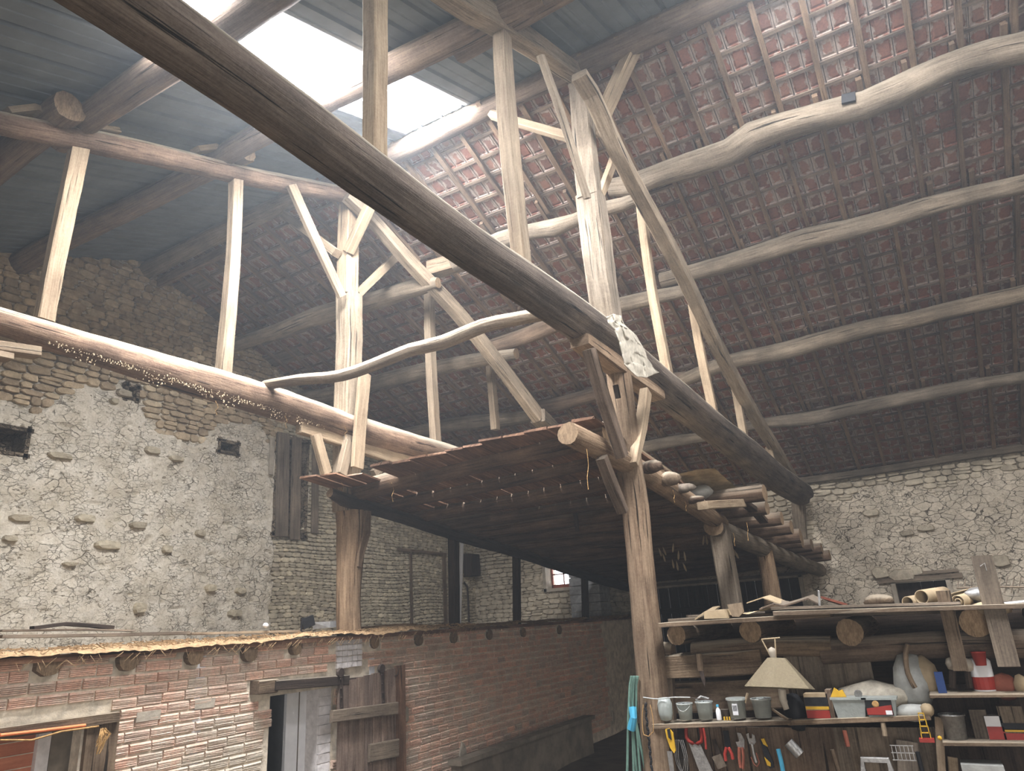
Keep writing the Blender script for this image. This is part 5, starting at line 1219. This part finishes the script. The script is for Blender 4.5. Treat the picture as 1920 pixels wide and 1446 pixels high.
bar([(1362, 1402), (1359, 1414), (1361, 1427)], 6, 'red', X=6.62, name='handle', parent=t); bar([(1366, 1402), (1372, 1414), (1374, 1424)], 6, 'red', X=6.62, name='handle', parent=t)
t = empty('slip_joint_pliers', W(1388, 1400, 6.62), label='steel slip joint pliers with brown handles', cat='pliers')
flat('jaw', 1389, 1387, [(-5, -12), (2, -11), (7, 0), (4, 16), (-6, 18), (-10, 4), (-3, 3)], .012, 'steel', None, None, parent=t)
bar([(1386, 1402), (1386, 1420), (1389, 1440)], 6, 'rust_frame', X=6.62, name='handle', parent=t); bar([(1392, 1402), (1394, 1420), (1393, 1442)], 5, 'rust_frame', X=6.62, name='handle', parent=t)
t = empty('adjustable_wrench', W(1413, 1400, 6.62), label='shiny adjustable wrench hanging by its handle', cat='wrench')
flat('head', 1409, 1388, [(-8, -10), (-3, -12), (-3, -3), (2, -3), (3, -11), (7, -8), (8, 3), (2, 9), (-5, 6)], .014, 'steel', None, None, parent=t); bar([(1410, 1395), (1413, 1412), (1418, 1430)], 5, 'steel', X=6.62, name='handle', parent=t)
bar([(1408, 1420), (1414, 1434), (1420, 1438), (1424, 1430), (1418, 1412)], 2, 'rust_frame', X=6.6, name='loop', parent=t)
t = empty('folding_knife', W(1436, 1400, 6.62), label='black and yellow folding saw handle beside the wrench', cat='saw')
flat('grip', 1439, 1412, [(-10, -22), (-4, -24), (8, 14), (8, 24), (0, 26), (-6, 6)], .02, 'black', None, None, parent=t); flat('yellow_band', 1433, 1391, [(-5, -5), (1, -6), (5, 8), (-2, 4)], .024, 'yellow', None, None, parent=t); flat('yellow_band', 1440, 1428, [(-5, -8), (5, 2), (4, 8), (-2, 6)], .024, 'yellow', None, None, parent=t)
bar([(1459, 1405), (1464, 1425), (1468, 1446)], 8, 'blue', X=6.62, name='blue_handle', label='teal tool handle hanging right of the black saw handle', cat='tool')
for (x, y, x2, y2, w_, mt, lab) in ((1478, 1392, 1500, 1416, 20, 'steel', 'grey metal hopper like tool behind the pliers row'), (1583, 1370, 1590, 1400, 8, 'rust_frame', 'rusty wedge shaped tool hanging under the boxes'), (1655, 1355, 1660, 1380, 9, 'stud', 'pale wooden peg hanging under the labelled box'),
                                 (1560, 1406, 1572, 1446, 8, 'bench_wood', 'brown wooden handle hanging low on the planks'), (1720, 1410, 1735, 1470, 8, 'black', 'black handle hanging by the grey panel')):
    bar([(x, y), ((x + x2) / 2, (y + y2) / 2), (x2, y2)], w_, mt, X=6.64, name='hanging_tool', label=lab, cat='tool')
t = empty('wire_basket', W(1700, 1405, 6.6), label='small grey wire basket hanging under the shelf', cat='basket')
mb = MB(); c = W(1693, 1412, 6.6)
for q in range(6): mb.box(c + np.array((0, -.07 + q * .028, 0)), (.006, .005, .1))
for q in (-.05, 0, .05): mb.box(c + np.array((0, 0, q)), (.008, .16, .006))
build('wires', mb, M['steel'], parent=t)
mb = MB(); c = W(1643, 1436, 6.6); mb.sweep([c + np.array((0, .1, -.06)), c + np.array((0, .09, .04)), c + np.array((0, -.09, .04)), c + np.array((0, -.1, -.06))], [(.02, .02)] * 4, sect='sq', up=(1, 0, 0)); build('grey_handle', mb, M['steel'], label='grey moulded carrying handle at the bottom of the picture', cat='handle')
# right shelves
t, c, R_, H = tub(1795, 1387, 42, 44, 'steel', 'grey bucket with cloths on the lower right shelf', name='bucket', cat='bucket', content='white_bag', cf=.95, X=6.72)
carton(1846, 1388, 28, 52, .12, 'grey_plank', 'leaning grey board like carton on the lower right shelf', [], X=6.74)
carton(1872, 1387, 28, 40, .1, 'white', 'white and red seed packet carton on the lower right shelf', [(.0, .55, 'red')], X=6.7)
carton(1908, 1388, 40, 58, .1, 'grey_plank', 'dark carton with yellow and red bands at the right edge', [(.3, .5, 'black'), (.24, .32, 'yellow'), (0, .2, 'red')], X=6.7)
carton(1768, 1300, 14, 36, .07, 'navy', 'small upright navy blue box on the upper right shelf', [], X=6.68)
c = W(1786, 1290, 6.85); mb = MB()
for (p, q, w_, lab) in (((1786, 1290), (1786, 1244), 12, 'dark cylinder with round dusty knob beside the navy box'), ((1818, 1290), (1812, 1246), 11, 'second round knobbed handle behind the red cup')):
    a, b_ = W(*p, 6.8), W(*q, 6.8); tt = empty('knobbed_handle', a, label=lab, cat='handle'); mb = MB(); mb.sweep([a, b_], [mpx(w_, a) / 2] * 2, n=10); build('shaft', mb, M['dark_wood'], parent=tt)
    mb = MB(); mb.lathe(b_, [(.001, -.06), (.04, -.04), (.052, 0), (.04, .035), (.001, .05)], n=14); build('knob', mb, M['jamb'], parent=tt, smooth=True)
c = W(1840, 1248, 6.75); mb = MB(); mb.lathe(c, [(.036, 0), (.05, .09), (.053, .09), (.053, .1), (.046, .1), (.034, .004), (.001, .004)], n=16); build('red_cup', mb, M['red'], label='small red plastic cup standing on the white canister', cat='cup', smooth=True)
c = W(1850, 1300, 6.85); mb = MB(); mb.lathe(c, [(.001, 0), (.075, 0), (.078, .01), (.078, .23), (.06, .25), (.001, .25)], n=18); o = build('canister', mb, M['white'], label='white canister with pale red band behind the upper shelf', cat='canister', smooth=True)
mb = MB(); mb.lathe(c, [(.0795, .03), (.0795, .12)], n=18); build('printed_band', mb, M['red'], parent=o)
c = W(1885, 1288, 6.85); rock(c, .16, .2, .2, 'rust_frame', 'leaf_litter_pile', 'heap of rusty dry leaves at the right end of the upper shelf', 'leaves', 31)
c = W(1916, 1285, 6.8); rock(c, .12, .12, .16, 'card', 'dusty_bundle', 'dusty pale bundle at the right edge of the upper shelf', 'bundle', 32)
c = W(1735, 1268, 6.9); rock(c, .2, .22, .34, 'card', 'brown_sack', 'brown dusty sack left of the navy box', 'sack', 33)
# toy crane-like yellow pump
t = empty('toy_crane', W(1742, 1390, 6.6), label='little red and yellow lattice toy crane by the shelf upright', cat='toy')
mb = MB(); c = W(1738, 1388, 6.6)
for q in range(4):
    z = q * .045; w_ = .03 - q * .004
    mb.box(c + np.array((0, -w_, z + .03)), (.006, .006, .05)); mb.box(c + np.array((0, w_, z + .03)), (.006, .006, .05)); mb.box(c + np.array((0, 0, z + .05)), (.006, w_ * 2, .008))
build('lattice', mb, M['yellow'], parent=t); mb = MB(); mb.box(c + np.array((0, 0, 0)), (.06, .1, .025)); build('base', mb, M['red'], parent=t)
mb = MB(); mb.lathe(W(1762, 1384, 6.6), [(.001, -.016), (.013, -.01), (.016, 0), (.013, .01), (.001, .016)], n=12); build('yellow_ball', mb, M['yellow'], parent=t, smooth=True)
c = W(1842, 1440, 6.66); mb = MB(); mb.box(c, (.2, .26, .07), jit=.004); o = build('cloth_pile', mb, M['white_bag'], label='folded greenish white cloth at the bottom right', cat='cloth')
# hose and chain on the near post
t = empty('garden_hose', W(1186, 1280, 6.5), label='green garden hose looped beside the near post, tied with blue tape', cat='hose')
for k, (x0_, x1_) in enumerate(((1180, 1176), (1186, 1188), (1192, 1200), (1184, 1194), (1190, 1210))):
    mb = MB(); X = 6.5 + .03 * k; mb.sweep([W(x0_ + 4, 1268, X), W(x0_ + 1, 1285, X), W(x0_ - 2 + k, 1350, X), W(x1_, 1446, X), W(x1_ + 3, 1600, X)], [.012] * 5, n=8); build('hose_strand', mb, M['hose'], parent=t, smooth=True)
mb = MB(); mb.sweep([W(1186, 1326, 6.5), W(1188, 1346, 6.48), W(1184, 1368, 6.5)], [.035, .03, .036], n=8, rough=.2); build('blue_tie', mb, M['blue'], parent=t)
t = empty('hanging_chain', W(1213, 1320, 6.5), label='dark chain hanging in a loop down the near post', cat='chain')
mb = MB()
for k in range(16):
    c = W(1210 + k * .9 + (0 if k else 1), 1322 + k * 9, 6.5); mb.lathe(c, [(.006, -.022), (.011, -.012), (.011, .012), (.006, .022)], n=6, axis=(0, .3 if k % 2 else -.3, 1))
build('links', mb, M['black'], parent=t)
bar([(1206, 1322), (1204, 1350), (1207, 1378), (1216, 1381), (1225, 1372), (1224, 1345), (1219, 1322)], 1.6, 'rope', X=6.48, name='wire_loop', label='thin wire loop around the chain on the near post', cat='wire')

# things on top of the deck
def slab(pts, t, mat, name, label, cat, Xs):
    """a thin bent sheet seen edge-on: list of (x,y) front edge pixels at X=Xs[0], back edge raised/lowered at Xs[1]"""
    a = [W(x, y, Xs[0]) for x, y in pts]; b_ = [p + np.array((Xs[1] - Xs[0], 0, Xs[2])) for p in a]; n = len(a); mb = MB()
    vs = a + b_ + [p + np.array((0, 0, t)) for p in a] + [p + np.array((0, 0, t)) for p in b_]
    fs = [(i, i + 1, n + i + 1, n + i) for i in range(n - 1)] + [(2 * n + i, 3 * n + i, 3 * n + i + 1, 2 * n + i + 1) for i in range(n - 1)] + [(i, 2 * n + i, 2 * n + i + 1, i + 1) for i in range(n - 1)] + [(n + i, n + i + 1, 3 * n + i + 1, 3 * n + i) for i in range(n - 1)]
    mb.add(vs, fs); return build(name, mb, M[mat], label=label, cat=cat)
slab([(1303, 1163), (1322, 1152), (1336, 1150)], .012, 'card', 'cardboard_sheet', 'leftmost tan cardboard piece lying on the deck', 'cardboard', (6.7, 7.0, .05))
mb = MB(); mb.box(W(1345, 1152, 6.72), (.2, .2, .08), jit=.012); build('cardboard_box', mb, M['card'], label='flattened tan cardboard box on the deck, left of the brown one', cat='cardboard')
mb = MB(); mb.plate([(-.06, .05), (.07, .06), (.075, -.02), (.03, -.06), (-.03, -.055)], .03, W(1378, 1144, 6.7), (0, -1, 0), (0, 0, 1)); build('carton_flap', mb, M['stud'], label='rounded pale brown carton flap standing on the deck', cat='cardboard')
slab([(1400, 1132), (1430, 1122), (1462, 1134), (1466, 1140)], .01, 'card', 'cardboard_sheet', 'curled cardboard sheet before the two loft posts', 'cardboard', (6.8, 7.15, .02))
slab([(1424, 1144), (1450, 1134), (1470, 1138), (1490, 1132), (1515, 1124), (1534, 1134)], .012, 'purlin_br', 'cardboard_sheet', 'brown folded cardboard with a raised peak on the deck', 'cardboard', (6.75, 7.1, .03))
slab([(1540, 1122), (1560, 1128), (1590, 1137)], .02, 'rust_frame', 'cardboard_sheet', 'reddish brown sloping sheet right of the upright metal strip', 'cardboard', (6.8, 7.2, -.03))
bar([(1535, 1108), (1537, 1136)], 4, 'steel', X=6.75, name='metal_strip', label='short upright metal strip among the cardboard', cat='metal strip', t=.004)
c = W(1300, 1160, 6.85); 
vs = [(6.7 + .3 * (j / 5), 2.0 - i * .05, -.07 + .03 * fbm(np.array([i * .3]), np.array([j * 1.]), 1.3, 8)[0] + .05 * math.exp(-((i - 16) / 6) ** 2)) for i in range(28) for j in range(6)]
mb = MB(); mb.add(vs, [(i * 6 + j, (i + 1) * 6 + j, (i + 1) * 6 + j + 1, i * 6 + j + 1) for i in range(27) for j in range(5)]); build('bark_litter', mb, M['dustsoil'], label='crumbly bark and dust heaped along the deck edge', cat='litter', kind='stuff')
rock(W(1648, 1128, 6.8), .2, .26, .12, 'bench_wood', 'wood_chunk', 'split wood chunk on the deck under the wall slot', 'wood', 41)
for i, (x, y, r_, lab) in enumerate(((1702, 1130, 11, 'open grey pipe roll, left of the pair below the slot'), (1728, 1120, 13, 'open pipe roll, right and higher of the pair below the slot'))):
    c = W(x, y, 6.75); R_ = mpx(r_, c); d = np.array((1, -.45, .05)); d /= np.linalg.norm(d); mb = MB(); mb.lathe(c, [(R_ * .86, .4), (R_ * .86, 0), (R_, 0), (R_ * 1.02, .2), (R_, .4), (R_ * .86, .4)], axis=d, n=20); build('pipe_roll', mb, M['card'], label=lab, cat='pipe', smooth=True)
c = W(1795, 1128, 6.75); d = np.array((1, -.4, .08)); d /= np.linalg.norm(d); mb = MB()
R_ = mpx(17, c)
pts = []; 
for q in range(40):
    a = q / 40 * 4.6 * math.pi; pts.append((R_ * (.25 + .75 * q / 39), a))
e1 = np.array((.4, 1, 0)); e1 /= np.linalg.norm(e1); e2 = np.cross(d, e1)
vs = [c + e1 * r_ * math.cos(a) + e2 * r_ * math.sin(a) for r_, a in pts] + [c + d * .5 + e1 * r_ * math.cos(a) + e2 * r_ * math.sin(a) for r_, a in pts]
mb.add(vs, [(i, i + 1, 41 + i, 40 + i) for i in range(39)]); o = build('carpet_roll', mb, M['card'], label='rolled beige carpet behind the short upright board', cat='carpet', smooth=True); so = o.modifiers.new('so', 'SOLIDIFY'); so.thickness = .008
rock(W(1842, 1116, 6.9), .2, .28, .13, 'steel', 'netting_heap', 'heap of bluish grey netting beside the tall board', 'netting', 42)
rock(W(1858, 1142, 6.8), .24, .3, .12, 'card', 'filled_sack', 'cream sack lying behind the tall leaning board', 'sack', 43)
rock(W(1730, 1140, 6.75), .1, .2, .04, 'rope', 'straw_tuft', 'tuft of straw in front of the pipe rolls', 'straw', 44)
bar([(1768, 1108), (1802, 1258)], 24, 'bench_wood', X=6.66, name='short_board', label='short rough board leaning on the rack, left of the tall one', cat='board', t=.03)
o = bar([(1840, 1042), (1864, 1140), (1892, 1250)], 34, 'grey_plank', X=6.6, name='tall_board', label='tall grey board with a bent nail leaning at the right', cat='board', t=.04)
bar([(1838, 1062), (1846, 1056), (1850, 1070)], 1.5, 'steel', X=6.57, name='bent_nail', parent=o)
t = empty('hay_rake', W(1800, 1100, 7.1), label='wooden hay rake with long tines lying on the deck', cat='rake')
bar([(1794, 1103), (1860, 1101), (1925, 1101)], 3, 'grey_plank', X=7.1, name='head', parent=t)
for k in range(11):
    x = 1796 + k * 12.5; bar([(x, 1104 + (k > 6) * 8), (x + (6 if k > 5 else 1) , 1086 - (k > 5) * 4)], 1.6, 'grey_plank', X=7.1, name='tine', parent=t)
bar([(1880, 1133), (1990, 1122)], 6, 'white', X=6.8, name='white_batten', label='pale flat batten on the deck at the right edge', cat='batten')

# ================================================================== EXTRA PIECES ON THE GABLE AND BEAMS
bp = empty('boarded_opening', at(541, 1010, Y=YG - .08), label='two tall grey boards closing an opening in the gable wall', cat='boards')
def gplank(px, w_, mat, parent, Y=YG - .1, name='board', label=None, cat=None):
    P = [at(x, y, Y=Y) for x, y in px]; r_ = mpx(w_, P[0]) / 2
    mb = MB(); mb.sweep(P, [(r_, .018)] * len(P), sect='sq', up=(0, 1, 0), rough=.03); return build(name, mb, M[mat], parent=parent, label=label, cat=cat)
gplank([(532, 812), (528, 1006)], 28, 'grey_plank', bp); gplank([(557, 820), (553, 1012)], 22, 'grey_plank', bp)
gplank([(592, 836), (590, 1000)], 16, 'grey_plank', None, label='narrow grey board fixed upright beside the boarded opening', cat='board', name='narrow_board')
gplank([(511, 822), (508, 890)], 9, 'jamb', bp, name='pale_jamb')
wd = empty('walled_up_doorway', at(800, 1180, Y=YG - .08), label='thin timber frame of a walled up doorway behind the ledge', cat='door frame')
gplank([(745, 1030), (836, 1040)], 6, 'bench_wood', wd, name='lintel'); gplank([(770, 1034), (772, 1180)], 6, 'bench_wood', wd, name='frame_upright'); gplank([(832, 1040), (836, 1180)], 9, 'bench_wood', wd, name='frame_upright')
for pts, w_, lab in (([(-60, 644), (70, 662)], 22, 'upper pale timber end poking in at the left edge under the far tie beam'), ([(-60, 655), (18, 672)], 14, 'lower pale timber end at the left edge under the far tie beam')):
    mb = px_sweep([(x, y, w_) for x, y in pts], lambda x, y: at(x, y, Y=6.1), 'sq', depth_=.14, rough=.05); build('timber_end', mb, M['stud'], label=lab, cat='timber')
mb = MB(); mb.sweep([at(1578, 187, X=8.0), at(1604, 181, X=8.0)], [(.02, .06)] * 2, sect='sq'); build('mortise_shade', mb, M['black'], label='small black block for the shade in a mortise of the thickest purlin log', cat='mortise')  # solid black piece, the hole's shade put in as colour
# loose bark and fungus crumbs hanging on the shaded side of the far tie beam
mb = MB(); cl = [(40, 650), (250, 700), (500, 775), (620, 812)]
for _ in range(520):
    x = 90 + 520 * rnd.random() ** .8; yc = np.interp(x, [0, 250, 500, 700, 815], [612, 690, 764, 826, 858]) + rnd.gauss(4, 9) * (.6 + .4 * math.sin(x * .05))
    c = B(x, yc); c = c * (1 - (.17 + rnd.uniform(-.01, .01)) / depth(c)); q = rnd.uniform(.003, .009)
    mb.box(c, (q, q, q * rnd.uniform(.6, 2.5)), jit=q * .4)
build('bark_crumbs', mb, M['card'], parent=far, kind='stuff')

mb = MB()
for (x, y, L, Y) in ((404, 752, 26, 6.2), (534, 780, 22, 6.2), (646, 800, 20, 6.2), (734, 905, 36, 5.6), (640, 905, 16, 6.3), (690, 895, 14, 6.1), (880, 850, 14, 4.6), (1014, 800, 18, 3.4), (1100, 842, 76, 2.4), (1128, 830, 26, 2.5), (846, 858, 18, 4.8), (1262, 920, 22, 2.2), (1284, 940, 18, 2.2), (1400, 980, 34, 1.8), (1375, 1000, 24, 2.0), (790, 860, 12, 5.0)):
    p = at(x, y, Y=Y); q = at(x + 3, y + L, Y=Y); d_ = mpx(5, p)
    mb.sweep([p, p * .6 + q * .4 + np.array((d_, 0, 0)), p * .3 + q * .7 - np.array((d_ * .5, 0, 0)), q], [.003, .0025, .0025, .004], n=5, step=.05)
build('hanging_fibres', mb, M['rope'], label='wisps of straw and cobweb hanging from the beams and plank edges', cat='fibres', kind='stuff')
